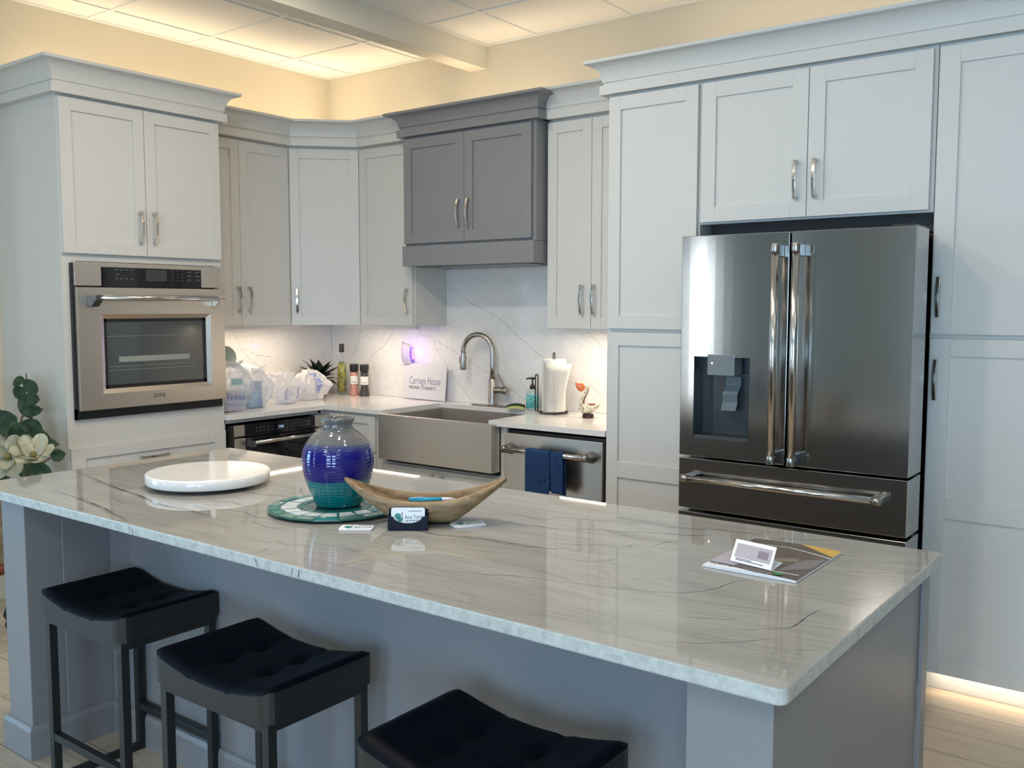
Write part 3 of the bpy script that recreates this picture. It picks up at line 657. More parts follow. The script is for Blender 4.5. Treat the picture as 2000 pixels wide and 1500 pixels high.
# dishwasher
t = thing('dishwasher', 'stainless dishwasher with a towel on its bar handle, right of the sink', 'dishwasher', (2.3, -.3, .1))
obj('body', BX((1.986, -.600, .10), (2.612, -.05, .868)), M_BLACK, t)
obj('toe_kick', BX((1.99, -.54, 0), (2.61, -.5, .10)), M_BLACK, t)
dd = obj('door', BX((2.010, -.645, .125), (2.606, -.6005, .858)), M_SS, t, bevel=.003)
bm = bmesh.new(); tube(bm, [(2.045, -.712, .783), (2.560, -.712, .783)], .0125, 20); hd = obj('handle', bm, M_CHR, dd, smooth=True)
for xx in (2.056, 2.545):
    bm = bmesh.new(); tube(bm, [(xx, -.645, .779), (xx, -.70, .783), (xx, -.722, .783)], [.030, .020, .0165], 18); obj('bracket', bm, M_SSD, hd, smooth=True)
obj('side_trim', BX((1.984, -.618, .11), (2.008, -.600, .883)), M_CAB, t)
# towel draped over handle
t = thing('dish_towel', 'blue dish towel folded over the dishwasher handle', 'towel', (2.31, -.71, .79))
def drape(x0, x1, zf, zbk, off, nm):
    bm = bmesh.new(); prof = []
    for i in range(10): prof.append((-.732-off, zf+(.79-zf)*i/9))
    for i in range(1, 8):
        a_ = PI*i/8; prof.append((-.712-(.020+off)*math.cos(a_), .79+(.014+off*.5)*math.sin(a_)))
    for i in range(8): prof.append((-.692+off, .79-(.79-zbk)*i/7))
    NX_ = 14; G = []
    for j in range(NX_):
        s = j/(NX_-1); row = []
        for i, (y_, z_) in enumerate(prof):
            down = max(0, .79-z_); wv = .004*math.sin(s*9+down*5)*min(1, down*8)
            xx = x0+(x1-x0)*s+(s-.5)*.02*down*2
            row.append(bm.verts.new((xx, y_+wv, z_+.003*math.sin(s*5)*(down > .15))))
        G.append(row)
    for A, B in zip(G, G[1:]):
        for i in range(len(prof)-1): bm.faces.new((A[i], A[i+1], B[i+1], B[i]))
    bmesh.ops.solidify(bm, geom=bm.faces[:], thickness=.006)
    return obj(nm, bm, M_TOWEL, t, smooth=True, sub=1)
drape(2.210, 2.355, .585, .60, .003, 'front_fold'); drape(2.345, 2.43, .60, .585, -.004, 'back_fold')

# microwave drawer
t = thing('microwave_drawer', 'black and steel drawer microwave under the worktop beside the oven tower', 'microwave', (.6, -1.0, .5))
obj('body', BX((.12, -1.31, .47), (.605, -.68, .85)), M_BLACK, t)
bm = bmesh.new(); box(bm, (.6055, -1.322, .480), (.632, -1.300, .850)); obj('side_trim', bm, M_BLACK, t)
bm = bmesh.new(); box(bm, (.6055, -1.300, .788), (.636, -1.225, .850)); box(bm, (.6055, -.725, .788), (.636, -.670, .856)); box(bm, (.6055, -1.300, .480), (.640, -1.225, .778)); box(bm, (.6055, -.725, .480), (.640, -.670, .778)); obj('steel_corners', bm, M_SS, t, bevel=.001)
bm = BX((.6055, -1.225, .782), (.642, -.725, .852))
for yy in (-1.15, -1.125, -1.10, -1.07, -1.04, -.93, -.90, -.87, -.84, -.81):
    for zz in (.826, .808): box(bm, (.6421, yy-.005, zz-.0015), (.6425, yy+.005, zz+.0015), mi=1)
for zz in (.828, .810): box(bm, (.6421, -.787, zz-.003), (.6425, -.765, zz+.003), mi=1)
cp = obj('control_panel', bm, [M_BGLASS, M_MARK], t)
obj('display', BX((.6421, -1.005, .802), (.6424, -.955, .832)), M_SCREEN, cp)
obj('clock_digits', text_bm('12:35', .016, face_M((.6427, -.978, .818), (0, 1, 0), (0, 0, 1)), .0002), M_DISP, cp)
dr = obj('drawer', BX((.6055, -1.225, .480), (.642, -.725, .776)), M_BGLASS, t)
bm = bmesh.new(); tube(bm, [(.690, -1.205, .752), (.690, -.735, .752)], .011, 18); hd = obj('handle', bm, M_CHR, dr, smooth=True)
for yy in (-1.21, -.73): obj('bracket', BX((.642, yy-.012, .728), (.700, yy+.012, .764)), M_SSD, hd, bevel=.003)

# ---------------------------------------------------------------- fridge
t = thing('refrigerator', 'large stainless french door refrigerator between the pantry cabinets', 'refrigerator', (3.62, -.5, 0))
fx0, fx1, fy = 3.165, 4.078, -.945
obj('body', BX((3.115, -.745, .03), (4.046, -.03, 1.79)), M_SSD, t)
obj('base_grille', BX((fx0+.02, -.86, .02), (fx1-.04, -.745, .12)), M_BLACK, t)
fm = 3.622
# left door with dispenser opening
dx0, dx1, dz0, dz1 = 3.228, 3.470, .968, 1.306
def slab_curve(x0, x1, z0, z1, bow=.012, hole=None):
    """door with slightly bowed front; optional rectangular hole"""
    bm = bmesh.new()
    xs = sorted(set([x0+(x1-x0)*i/12 for i in range(13)]+([hole[0], hole[1]] if hole else []))); zs = sorted(set([z0, z1]+([hole[2], hole[3]] if hole else [])))
    cx, hw = (fx0+fx1)/2, (fx1-fx0)/2
    def fyx(x): return fy-bow*(1-((x-(x0+x1)/2)/((x1-x0)/2))**2)*.45
    g = {}; gb = {}
    for i, x_ in enumerate(xs):
        for j, z_ in enumerate(zs): g[i, j] = bm.verts.new((x_, fyx(x_), z_)); gb[i, j] = bm.verts.new((x_, -.775, z_))
    nx, nz = len(xs)-1, len(zs)-1
    for i in range(nx):
        for j in range(nz):
            if hole and hole[0] <= xs[i] < hole[1]-1e-6 and hole[2] <= zs[j] < hole[3]-1e-6: continue
            bm.faces.new((g[i, j], g[i+1, j], g[i+1, j+1], g[i, j+1])); bm.faces.new((gb[i, j+1], gb[i+1, j+1], gb[i+1, j], gb[i, j]))
    for j in range(nz):
        bm.faces.new((g[0, j+1], gb[0, j+1], gb[0, j], g[0, j])); bm.faces.new((g[nx, j], gb[nx, j], gb[nx, j+1], g[nx, j+1]))
    for i in range(nx):
        bm.faces.new((g[i, 0], gb[i, 0], gb[i+1, 0], g[i+1, 0])); bm.faces.new((g[i+1, nz], gb[i+1, nz], gb[i, nz], g[i, nz]))
    return bm
DZ0, DZ1 = .893, 1.795
ld = obj('door', slab_curve(fx0, fm-.004, DZ0, DZ1, hole=(dx0, dx1, dz0, dz1)), M_SSF, t, smooth=False, bevel=.0025)
rd = obj('door', slab_curve(fm+.004, fx1, DZ0, DZ1), M_SSF, t, bevel=.0025)
# dispenser
bm = bmesh.new(); yb_ = -.862
box(bm, (dx0-.001, yb_, dz0), (dx1+.001, yb_+.006, dz1)); box(bm, (dx0-.004, fy+.004, dz0), (dx0, yb_, dz1)); box(bm, (dx1, fy+.004, dz0), (dx1+.004, yb_, dz1)); box(bm, (dx0, fy+.004, dz1), (dx1, yb_, dz1+.004)); box(bm, (dx0, fy+.006, dz0-.004), (dx1, yb_, dz0))
ds = obj('dispenser', bm, mat('dispenser_cavity', (.035, .045, .055), .25), ld)
obj('drip_tray', BX((dx0+.002, fy-.002, dz0), (dx1-.002, yb_-.005, dz0+.016)), M_SSD, ds)
pn = obj('dispenser_panel', BX((3.291, fy-.012, 1.232), (3.408, yb_-.02, 1.316)), mat('grey_panel', (.16, .185, .20), .3), ds, bevel=.002)
bm = bmesh.new()
for xx in (3.312, 3.349, 3.386): box(bm, (xx-.010, fy-.0128, 1.267), (xx+.010, fy-.0121, 1.271))
obj('panel_marks', bm, M_MARK, pn)
bm = bmesh.new(); lathe(bm, [(0, 0), (.003, 0), (.003, .001), (0, .001)], 10, M=Matrix.Translation((3.312, fy-.0125, 1.281)) @ Matrix.Rotation(PI/2, 4, 'X')); o = obj('indicator_light', bm, M_LED, pn)
bm = bmesh.new(); ribbon(bm, [(3.372, -.874, 1.225), (3.371, -.878, 1.185), (3.366, -.900, 1.150), (3.365, -.893, 1.12), (3.362, -.902, 1.085)], .064, .006, X); obj('paddle', bm, mat('grey_paddle', (.13, .16, .18), .15), ds, smooth=False)
def vhandle(door, x, z0, z1, y=-1.012):
    bm = bmesh.new(); tube(bm, [(x, y, z0), (x, y, z1)], .0145, 24); h = obj('handle', bm, M_CHR, door, smooth=True)
    for zz, s in ((z0, 1), (z1, -1)):
        bm = bmesh.new(); tube(bm, [(x, y, zz-.002*s), (x, y, zz+.030*s)], .0175, 24); obj('cap', bm, M_NICK, h, smooth=True, bevel=.001)
        obj('bracket', BX((x-.012, y+.008, min(zz, zz+.045*s)), (x+.012, fy-.002, max(zz, zz+.045*s))), M_SSD, h, bevel=.003)
    return h
vhandle(ld, 3.588, .905, 1.745); vhandle(rd, 3.668, .905, 1.745)
d1 = obj('drawer', slab_curve(fx0, fx1, .672, .883, .006), M_SSF, t, bevel=.0025)
bm = bmesh.new(); tube(bm, [(3.205, -1.000, .806), (4.000, -1.000, .806)], .0130, 20); hd = obj('handle', bm, M_CHR, d1, smooth=True)
for xx, s in ((3.205, 1), (4.000, -1)):
    bm = bmesh.new(); tube(bm, [(xx-.002*s, -1.0, .806), (xx+.030*s, -1.0, .806)], .016, 20); obj('cap', bm, M_NICK, hd, smooth=True)
    obj('bracket', BX((min(xx, xx+.04*s), -.998, .794), (max(xx, xx+.04*s), fy-.001, .818)), M_SSD, hd, bevel=.003)
obj('drawer', slab_curve(fx0, fx1, .13, .658, .006), M_SSF, t, bevel=.0025)
obj('hinge_cover', BX((3.98, -.90, 1.7955), (4.06, -.74, 1.806)), M_BLACK, t, bevel=.003)

# ---------------------------------------------------------------- island
t = thing('kitchen_island', 'mid grey painted kitchen island base with a recessed stool side', 'island', (3.0, -2.6, 0))
ix0, ix1, iyf, iyb = 1.70, 4.400, -3.022, -2.085
bm = bmesh.new(); box(bm, (ix0, -2.735, .0), (4.24, iyb, .884)); obj('body', bm, M_GREY, t)
def post(x0, x1, nm):
    bm = bmesh.new(); box(bm, (x0, iyf, 0), (x1, -2.735, .884)); return obj(nm, bm, M_GREY, t, bevel=.002)
bm = bmesh.new(); box(bm, (ix0, iyf, 0), (1.856, iyf+.12, .884)); box(bm, (ix0, iyf+.12, 0), (1.862, -2.735, .884)); obj('end_panel', bm, M_GREY, t, bevel=.002)
bm = bmesh.new(); box(bm, (4.242, iyf, 0), (ix1, iyb, .884)); obj('end_panel', bm, M_GREY, t, bevel=.002)
obj('corner_stile', BX((ix1, iyb-.0, .0), (ix1+.010, iyb+.05, .880)), M_GREY, t, bevel=.002)
bm = bmesh.new()
prof = [(0, 0), (.016, 0), (.016, .098), (.010, .112), (0, .116)]
sweep(bm, [(ix0, iyb), (ix0, iyf), (1.856, iyf), (1.864, iyf+.12), (1.864, -2.735), (4.242, -2.735), (4.242, iyf), (ix1-.001, iyf)], prof)
obj('base_moulding', bm, M_GREY, t)
# countertop with slightly chiselled edge
t = thing('island_countertop', 'polished grey quartzite slab with dark veins on the island', 'countertop', (3.0, -2.6, .884))
c0 = .012; x0, x1, ya, yb2 = 1.630, 4.442, -3.087, -2.053
bm = bmesh.new(); r_ = .018
def rc(cx, cy, a0): return [(cx+r_*math.cos(a0+PI/2*i/4), cy+r_*math.sin(a0+PI/2*i/4)) for i in range(5)]
poly = rc(x1-r_, yb2-r_, 0)+rc(x0+r_, yb2-r_, PI/2)+rc(x0+r_, ya+r_, PI)+rc(x1-r_, ya+r_, 1.5*PI)
prism(bm, poly, .8845, .914)
for f in bm.faces:
    f.normal_update(); f.material_index = 3 if abs(f.normal.z) < .5 else 0
VEINS = [(0.003,1,[(3.177,-2.703),(3.225,-2.673),(3.284,-2.661),(3.352,-2.662),(3.419,-2.637),(3.488,-2.618),(3.539,-2.62),(3.604,-2.611),(3.673,-2.598),(3.681,-2.576),(3.72,-2.577),(3.747,-2.569)]),(0.0022,1,[(3.374,-2.656),(3.427,-2.648),(3.499,-2.632),(3.549,-2.633),(3.612,-2.621),(3.663,-2.605)]),(0.002,1,[(3.278,-2.382),(3.323,-2.363),(3.377,-2.349),(3.473,-2.357),(3.469,-2.32),(3.511,-2.298),(3.644,-2.241),(3.749,-2.215),(3.791,-2.22),(3.854,-2.194)]),(0.003,1,[(3.395,-2.455),(3.438,-2.442),(3.502,-2.422),(3.536,-2.424),(3.573,-2.423)]),(0.0026,1,[(3.573,-2.405),(3.638,-2.365),(3.707,-2.348),(3.795,-2.299),(3.883,-2.267)]),(0.0022,1,[(3.636,-2.555),(3.672,-2.539),(3.717,-2.521),(3.736,-2.49),(3.789,-2.486),(3.807,-2.468),(3.802,-2.452),(3.824,-2.42),(3.834,-2.404)]),(0.0022,1,[(3.844,-2.424),(3.861,-2.367),(3.876,-2.34)]),(0.0014,1,[(3.577,-2.917),(3.622,-2.889),(3.686,-2.869),(3.722,-2.845),(3.772,-2.832),(3.826,-2.821),(3.881,-2.803),(3.91,-2.798),(3.965,-2.784),(3.988,-2.77),(4.03,-2.764),(4.084,-2.735),(4.105,-2.707)]),(0.0035,0,[(3.735,-2.662),(3.797,-2.647),(3.822,-2.63),(3.833,-2.601),(3.835,-2.564)]),(0.005,0,[(3.699,-2.381),(3.745,-2.38),(3.788,-2.39),(3.817,-2.38)]),(0.0016,1,[(4.055,-2.748),(4.086,-2.728),(4.112,-2.697),(4.131,-2.65),(4.136,-2.598),(4.16,-2.549)]),(0.0012,1,[(4.257,-2.393),(4.305,-2.368),(4.335,-2.338),(4.355,-2.336),(4.446,-2.275)]),(0.0022,0,[(4.233,-2.888),(4.269,-2.873),(4.321,-2.83),(4.345,-2.803),(4.348,-2.757),(4.346,-2.713),(4.349,-2.67),(4.368,-2.642)]),(0.0014,1,[(4.329,-2.816),(4.346,-2.797),(4.348,-2.757),(4.346,-2.713),(4.349,-2.67)]),(0.0024,1,[(3.782,-2.233),(3.824,-2.209),(3.888,-2.178),(3.958,-2.163),(4.026,-2.136)]),(0.0028,1,[(3.811,-2.287),(3.854,-2.279),(3.892,-2.262),(3.917,-2.23)]),(0.0018,0,[(4.378,-2.916),(4.412,-2.896),(4.432,-2.881)]),(0.0022,1,[(4.059,-2.17),(4.123,-2.138),(4.176,-2.105),(4.207,-2.088)]),(0.003,0,[(4.192,-3.008),(4.247,-2.977),(4.296,-2.934),(4.343,-2.87)]),(0.0025,0,[(4.155,-2.865),(4.217,-2.837),(4.248,-2.808)]),(0.003,0,[(4.36,-2.598),(4.398,-2.547),(4.437,-2.495)]),(0.01,0,[(1.713,-2.759),(1.83,-2.78),(1.984,-2.812),(2.135,-2.835),(2.275,-2.858),(2.4,-2.883),(2.505,-2.895),(2.596,-2.891),(2.654,-2.889)]),(0.0024,1,[(1.768,-2.765),(1.856,-2.776),(1.974,-2.805),(2.135,-2.835),(2.261,-2.849),(2.383,-2.873)]),(0.0024,1,[(2.409,-2.889),(2.489,-2.885),(2.543,-2.877),(2.654,-2.889),(2.725,-2.897)]),(0.012,0,[(1.954,-2.974),(2.08,-2.981),(2.216,-3.001),(2.362,-3.026),(2.471,-3.049),(2.554,-3.067)]),(0.002,1,[(2.207,-2.996),(2.346,-3.016),(2.428,-3.04)]),(0.003,1,[(2.361,-2.636),(2.43,-2.637),(2.499,-2.61),(2.551,-2.61),(2.604,-2.582),(2.671,-2.576)]),(0.0022,1,[(2.491,-2.767),(2.564,-2.735),(2.641,-2.747),(2.692,-2.73)]),(0.003,1,[(2.536,-2.838),(2.607,-2.839),(2.646,-2.81),(2.714,-2.801),(2.81,-2.822),(2.827,-2.799)]),(0.0015,1,[(2.819,-2.855),(2.892,-2.877),(2.927,-2.879),(2.979,-2.857)]),(0.0018,1,[(3.108,-3.065),(3.109,-3.042),(3.109,-3.019)]),(0.003,1,[(1.649,-2.255),(1.736,-2.25),(1.799,-2.222)]),(0.0016,1,[(3.032,-2.987),(3.071,-2.969),(3.119,-2.972),(3.155,-2.941)]),(0.0022,0,[(2.248,-2.928),(2.352,-2.955)]),(0.004,0,[(1.642,-2.498),(1.81,-2.532)]),(0.0018,1,[(3.253,-2.911),(3.27,-2.91),(3.292,-2.906),(3.312,-2.899)]),(0.0016,1,[(3.245,-2.838),(3.263,-2.83),(3.285,-2.823),(3.308,-2.825),(3.331,-2.821)]),(0.002,0,[(3.401,-2.94),(3.444,-2.945),(3.468,-2.949),(3.499,-2.952),(3.535,-2.968)]),(0.0016,0,[(3.528,-3.064),(3.557,-3.044),(3.593,-3.024)]),(0.003,0,[(3.344,-3.027),(3.367,-3.001),(3.368,-2.962),(3.378,-2.92)])]
EDGE_VEINS = [[(3.137,0.922),(3.15,0.893)],[(3.274,0.92),(3.271,0.891)],[(3.299,0.922),(3.291,0.893)],[(2.604,0.921),(2.612,0.894)],[(2.588,0.924),(2.593,0.902)]]

random.seed(8)
def vein_strip(P, wd, mi, plane):
    pts = []
    for a_, b_ in zip(P, P[1:]):
        a_, b_ = Vector(a_), Vector(b_); n_ = max(2, int((b_-a_).length/.012))
        for k_ in range(n_): pts.append(a_.lerp(b_, k_/n_))
    pts.append(Vector(P[-1])); n_ = len(pts); prev = None; off = 0
    for i, p in enumerate(pts):
        d_ = pts[min(i+1, n_-1)]-pts[max(i-1, 0)]; nn_ = Vector((-d_.y, d_.x)).normalized(); off = off*.7+random.uniform(-1, 1)*min(.0016, wd*.5)
        w_ = wd*.5*random.uniform(.35, 1.0)*min(1, .15+4*min(i, n_-1-i)/n_); q0, q1 = p+nn_*(off-w_), p+nn_*(off+w_)
        if plane == 'z':
            if not all(x0+.004 < q.x < x1-.004 and ya+.004 < q.y < yb2-.004 for q in (q0, q1)): prev = None; continue
            cur = (bm.verts.new((q0.x, q0.y, .91412)), bm.verts.new((q1.x, q1.y, .91412)))
        else: cur = (bm.verts.new((q0.x, ya-.00012, q0.y)), bm.verts.new((q1.x, ya-.00012, q1.y)))
        if prev: bm.faces.new((prev[0], cur[0], cur[1], prev[1])).material_index = mi
        prev = cur
for wd, dark, P in VEINS: vein_strip(P, wd*1.8, 1 if dark else 2, 'z')
for P in EDGE_VEINS: vein_strip([(P[0][0], .911), (P[0][0]*.5+P[1][0]*.5+.002, .898), (P[1][0], .888)], .004, 1, 'y')
obj('slab', bm, [M_ISL, M_VEIN, M_VEIN2, M_ISLE], t, bevel=.004)

# ---------------------------------------------------------------- stools
def make_stool(label):
    t = thing('bar_stool', label, 'stool', (0, 0, 0), rot=0.0, group='black saddle stools at the island')
    L_, W_ = .470, .340; nx, ny = 24, 18; bm = bmesh.new(); top = {}; bot = {}
    for i in range(nx+1):
        for j in range(ny+1):
            u, v = i/nx, j/ny; x_ = (u-.5)*L_; y_ = (v-.5)*W_
            z_ = .600+.036*(2*u-1)**2
            ed = min(1, min(u, 1-u)*L_/.016, min(v, 1-v)*W_/.016); z_ += .012*math.sqrt(max(0, 1-(1-ed)**2))-.012
            for tu, tv in ((.33, .36), (.33, .64), (.67, .36), (.67, .64)):
                d2 = ((x_-(tu-.5)*L_)**2+(y_-(tv-.5)*W_)**2); z_ -= .011*math.exp(-d2/.0007)
            for tu in (.33, .67): z_ -= .0045*math.exp(-((x_-(tu-.5)*L_)/.006)**2)
            for tv in (.36, .64): z_ -= .0045*math.exp(-((y_-(tv-.5)*W_)/.006)**2)
            rr = .032; ax_, ay_ = abs(x_)-(L_/2-rr), abs(y_)-(W_/2-rr)
            if ax_ > 0 and ay_ > 0 and math.hypot(ax_, ay_) > 1e-6:
                k_ = max(ax_, ay_)/math.hypot(ax_, ay_); x_ = math.copysign(L_/2-rr+ax_*k_, x_); y_ = math.copysign(W_/2-rr+ay_*k_, y_)
            top[i, j] = bm.verts.new((x_, y_, z_))
    for i in range(nx):
        for j in range(ny): bm.faces.new((top[i, j], top[i+1, j], top[i+1, j+1], top[i, j+1]))
    per = [(i, 0) for i in range(nx)]+[(nx, j) for j in range(ny)]+[(i, ny) for i in range(nx, 0, -1)]+[(0, j) for j in range(ny, 0, -1)]
    low = [bm.verts.new((top[p].co.x, top[p].co.y, .548)) for p in per]
    for k in range(len(per)):
        a_, b_ = per[k], per[(k+1) % len(per)]; f = bm.faces.new((top[a_], low[k], low[(k+1) % len(per)], top[b_])); f.material_index = 1
    bm.faces.new(low[::-1])
    s = obj('seat', bm, [M_SEAT, M_SIDE], t, smooth=False)
    for f in s.data.polygons: f.use_smooth = f.normal.z > .6
    w2, d2 = .205, .146; q = .0125
    bm = bmesh.new()
    for a_, b_ in (((-w2-q, -d2-q, .523), (w2+q, -d2+q, .548)), ((-w2-q, d2-q, .523), (w2+q, d2+q, .548)), ((-w2-q, -d2+q, .523), (-w2+q, d2-q, .548)), ((w2-q, -d2+q, .523), (w2+q, d2-q, .548))): box(bm, a_, b_)
    obj('apron', bm, M_BMET, t)
    for sx in (-1, 1):
        for sy in (-1, 1): obj('leg', BX((sx*w2-q, sy*d2-q, 0), (sx*w2+q, sy*d2+q, .523)), M_BMET, t, bevel=.001)
    for sy in (-1, 1): obj('footrest', BX((-w2+q, sy*d2-q*.9, .142), (w2-q, sy*d2+q*.9, .166)), M_BMET, t, bevel=.001)
    for sx in (-1, 1): obj('floor_rail', BX((sx*w2-q*.9, -d2+q, 0), (sx*w2+q*.9, d2-q, .022)), M_BMET, t, bevel=.001)
    return t
def copy_tree(o, parent=None):
    c = o.copy(); COL.objects.link(c)
    if parent: c.parent = parent
    for ch in list(o.children): copy_tree(ch, c)
    return c
s1 = make_stool('black saddle-seat stool nearest the island left end panel')
s1.location = (2.272, -2.905, 0)
s2 = copy_tree(s1); s2.location = (3.028, -2.985, 0); s2['label'] = 'middle black saddle-seat stool of the three at the island'
s3 = copy_tree(s1); s3.location = (3.808, -3.022, 0); s3['label'] = 'black saddle-seat stool cut off by the bottom edge, nearest the viewer'

# ---------------------------------------------------------------- things on the island
# round board
t = thing('round_serving_board', 'round white marble board lying on the left end of the island', 'serving board', (2.269, -2.605, .915))
bm = bmesh.new(); lathe(bm, [(0, .012), (.196, .012), (.200, .016), (.200, .043), (.196, .046), (0, .046)], 80, (2.269, -2.605, .915)); o = obj('board', bm, M_QZ, t, smooth=False)
for f in o.data.polygons: f.use_smooth = abs(f.normal.z) < .5
bm = bmesh.new(); lathe(bm, [(0, 0), (.12, 0), (.12, .0118), (0, .0118)], 48, (2.269, -2.605, .915)); obj('turntable_foot', bm, M_BLACK, t)
# glass lazy disc of faceted teal pieces
cx, cy = 2.900, -2.612
t = thing('glass_charger', 'faceted teal mosaic glass charger under the blue vase', 'charger plate', (cx, cy, .915))
bm = bmesh.new(); Rr = .198; nn = 18; v = []
a = [bm.verts.new((cx+Rr*math.cos(2*PI*i/nn), cy+Rr*math.sin(2*PI*i/nn), .922)) for i in range(nn)]; b = [bm.verts.new((p.co.x, p.co.y, .926)) for p in a]
bm.faces.new(a[::-1]); bm.faces.new(b)
for i in range(nn): bm.faces.new((a[i], a[(i+1) % nn], b[(i+1) % nn], b[i]))
M_CHG = mat('teal_glass', (.030, .13, .11), .06, spec=.8)
plate_bm = bm
bm = bmesh.new(); lathe(bm, [(0, 0), (.06, 0), (.06, .007), (0, .007)], 32, (cx, cy, .915)); obj('foot', bm, M_CHG, t)
# inlaid pale and teal pieces on the rim
M_PCW = mat('white_mosaic', (.62, .68, .70), .12); M_PCT = mat('bright_teal_mosaic', (.02, .20, .17), .08); M_PCG = mat('sage_mosaic', (.16, .27, .22), .1)
random.seed(11)
pieces = {0: [], 1: [], 2: []}
for i in range(nn):
    a0, a1 = 2*PI*i/nn, 2*PI*(i+1)/nn
    for (r0, r1) in ((.088, .108), (.111, .160), (.163, .192)):
        g = .03; j = random.choice([1, 2]) if r0 < .1 else (random.choice([0, 0, 0, 0, 1]) if r0 < .15 else random.choice([1, 2, 2, 1, 1, 2]))
        sft = random.uniform(-.05, .05); r0 += random.uniform(-.003, .003)*(r0 < .15); r2, r3 = r1+random.uniform(-.010, 0)*(r0 < .16), r1+random.uniform(-.010, 0)*(r0 < .16)
        pieces[j].append([(cx+r*math.cos(q_+sft*(r < .15)), cy+r*math.sin(q_+sft*(r < .15))) for r, q_ in ((r0, a0+g), (r2, a0+g*.5), (r3, a1-g), (r0*1.02, a1-g*.6))])
        if r0 > .16 and random.random() < .5: pieces[0].append([(cx+r*math.cos(q_), cy+r*math.sin(q_)) for r, q_ in ((.168, a0+.08), (.176, a0+.07), (.173, a0+.16), (.168, a0+.15))])
for j in pieces:
    for pc in pieces[j]: prism(plate_bm, pc, .9262, .9270+.0002*(2-j), mi=j+1)
obj('plate', plate_bm, [M_CHG, M_PCW, M_PCT, M_PCG], t)
# vase
t = thing('ceramic_vase', 'glazed vase banded grey, cobalt blue and teal on the glass charger', 'vase', (2.903, -2.604, .9275))
pr = [(0, 0), (.064, 0), (.067, .004), (.0705, .012), (.080, .037), (.094, .068), (.1015, .097), (.1055, .128), (.1055, .146), (.101, .170), (.093, .185), (.082, .200), (.068, .213), (.055, .221), (.0445, .229), (.0425, .237), (.0440, .244), (.0495, .250), (.0500, .257), (.0455, .261), (.0400, .258), (.0370, .250), (.036, .236), (.045, .218), (.07, .20), (.09, .16), (.09, .1), (.06, .02), (0, .015)]
bm = bmesh.new(); lathe(bm, pr, 72); bmesh.ops.translate(bm, verts=bm.verts, vec=(2.903, -2.604, .9275)); obj('body', bm, M_VASE, t, smooth=True, sub=1)
# wooden boat bowl
bc = Vector((3.222, -2.575, .915)); rot = .6476
t = thing('wooden_boat_bowl', 'long carved wooden boat-shaped bowl with raised tips beside the vase', 'bowl', bc, rot=rot)
def boat(off):
    rows = []
    n = 36
    for i in range(n+1):
        s = -1+2*i/n; ln = .224-off
        x_ = ln*s; wd = (.070-off)*max(0.0, 1-abs(s)**2.3)**.72+.0025*(1-abs(off)/.01)
        zt_ = .068+.056*abs(s)**2.1 - (.002 if off else 0); zb_ = (.0 if not off else .010)+.114*max(0, (abs(s)-.32)/.68)**1.15
        zb_ = min(zb_, zt_-.004); rows.append((x_, wd, zt_, zb_))
    return rows
bm = bmesh.new(); A = []; m_ = 14
for (x_, wd, zt_, zb_) in boat(0): A.append([bm.verts.new((x_, wd*-math.cos(PI*k/m_), zt_-(zt_-zb_)*math.sin(PI*k/m_)**.75)) for k in range(m_+1)])
B = []
for (x_, wd, zt_, zb_) in boat(.008): B.append([bm.verts.new((x_, wd*-math.cos(PI*k/m_), zt_+.002-(zt_-zb_)*math.sin(PI*k/m_)**.75)) for k in range(m_+1)])
for G, fl in ((A, 0), (B, 1)):
    for p, q_ in zip(G, G[1:]):
        for k in range(m_): bm.faces.new((p[k], p[k+1], q_[k+1], q_[k]))
for i in range(len(A)-1):
    bm.faces.new((A[i][0], A[i+1][0], B[i+1][0], B[i][0])); bm.faces.new((A[i][m_], A[i+1][m_], B[i+1][m_], B[i][m_]))
for e_ in (0, -1):
    for k in range(m_): bm.faces.new((A[e_][k], A[e_][k+1], B[e_][k+1], B[e_][k]))
bmesh.ops.remove_doubles(bm, verts=bm.verts, dist=.0004)
obj('bowl', bm, M_BOWL, t, smooth=True)
# pen across the bowl
pc = Vector((3.256, -2.588, .984)); t = thing('ballpoint_pen', 'turquoise ballpoint pen with white tip lying in the wooden bowl', 'pen', pc, rot=rot+.05)
bm = bmesh.new(); tube(bm, [(-.062, 0, 0), (.028, 0, .001)], .0052, 14); obj('barrel', bm, mat('turquoise_plastic', (.02, .38, .60), .15), t, smooth=True)
bm = bmesh.new(); tube(bm, [(.028, 0, .001), (.052, 0, .001), (.066, 0, .001)], [.0050, .0035, .001], 14); obj('tip', bm, M_WHITE, t, smooth=True)
bm = bmesh.new(); ribbon(bm, [(-.060, -.003, .006), (-.030, -.003, .0075), (-.018, -.003, .006)], .004, .0015, (0, 1, 0)); obj('clip', bm, M_CHR, t)
# business card holder
hc = Vector((3.243, -2.668, .9145)); t = thing('card_holder', 'navy plastic business card holder in front of the wooden bowl', 'card holder', hc, rot=rot)
bm = bmesh.new(); HW, hh_, dp = .053, .036, .030
front = [(-HW, 0), (HW, 0), (HW, hh_*1.12)]+[(HW*.72*math.cos(a_), hh_*1.0-hh_*.46*math.sin(a_)) for a_ in [PI*i/12 for i in range(13)]]+[(-HW, hh_*1.12)]
A = [bm.verts.new((x_, -dp/2, z_)) for x_, z_ in front]; B = [bm.verts.new((x_, -dp/2+.003, z_)) for x_, z_ in front]
bm.faces.new(A); bm.faces.new(B[::-1])
for i in range(len(front)): bm.faces.new((A[i], A[(i+1) % len(front)], B[(i+1) % len(front)], B[i]))
box(bm, (-HW, -dp/2+.003, 0), (-HW+.003, dp/2, .040)); box(bm, (HW-.003, -dp/2+.003, 0), (HW, dp/2, .040)); box(bm, (-HW, dp/2, 0), (HW, dp/2+.003, .052)); box(bm, (-HW+.003, -dp/2+.003, 0), (HW-.003, dp/2, .003))
obj('tray', bm, M_NAVY, t)
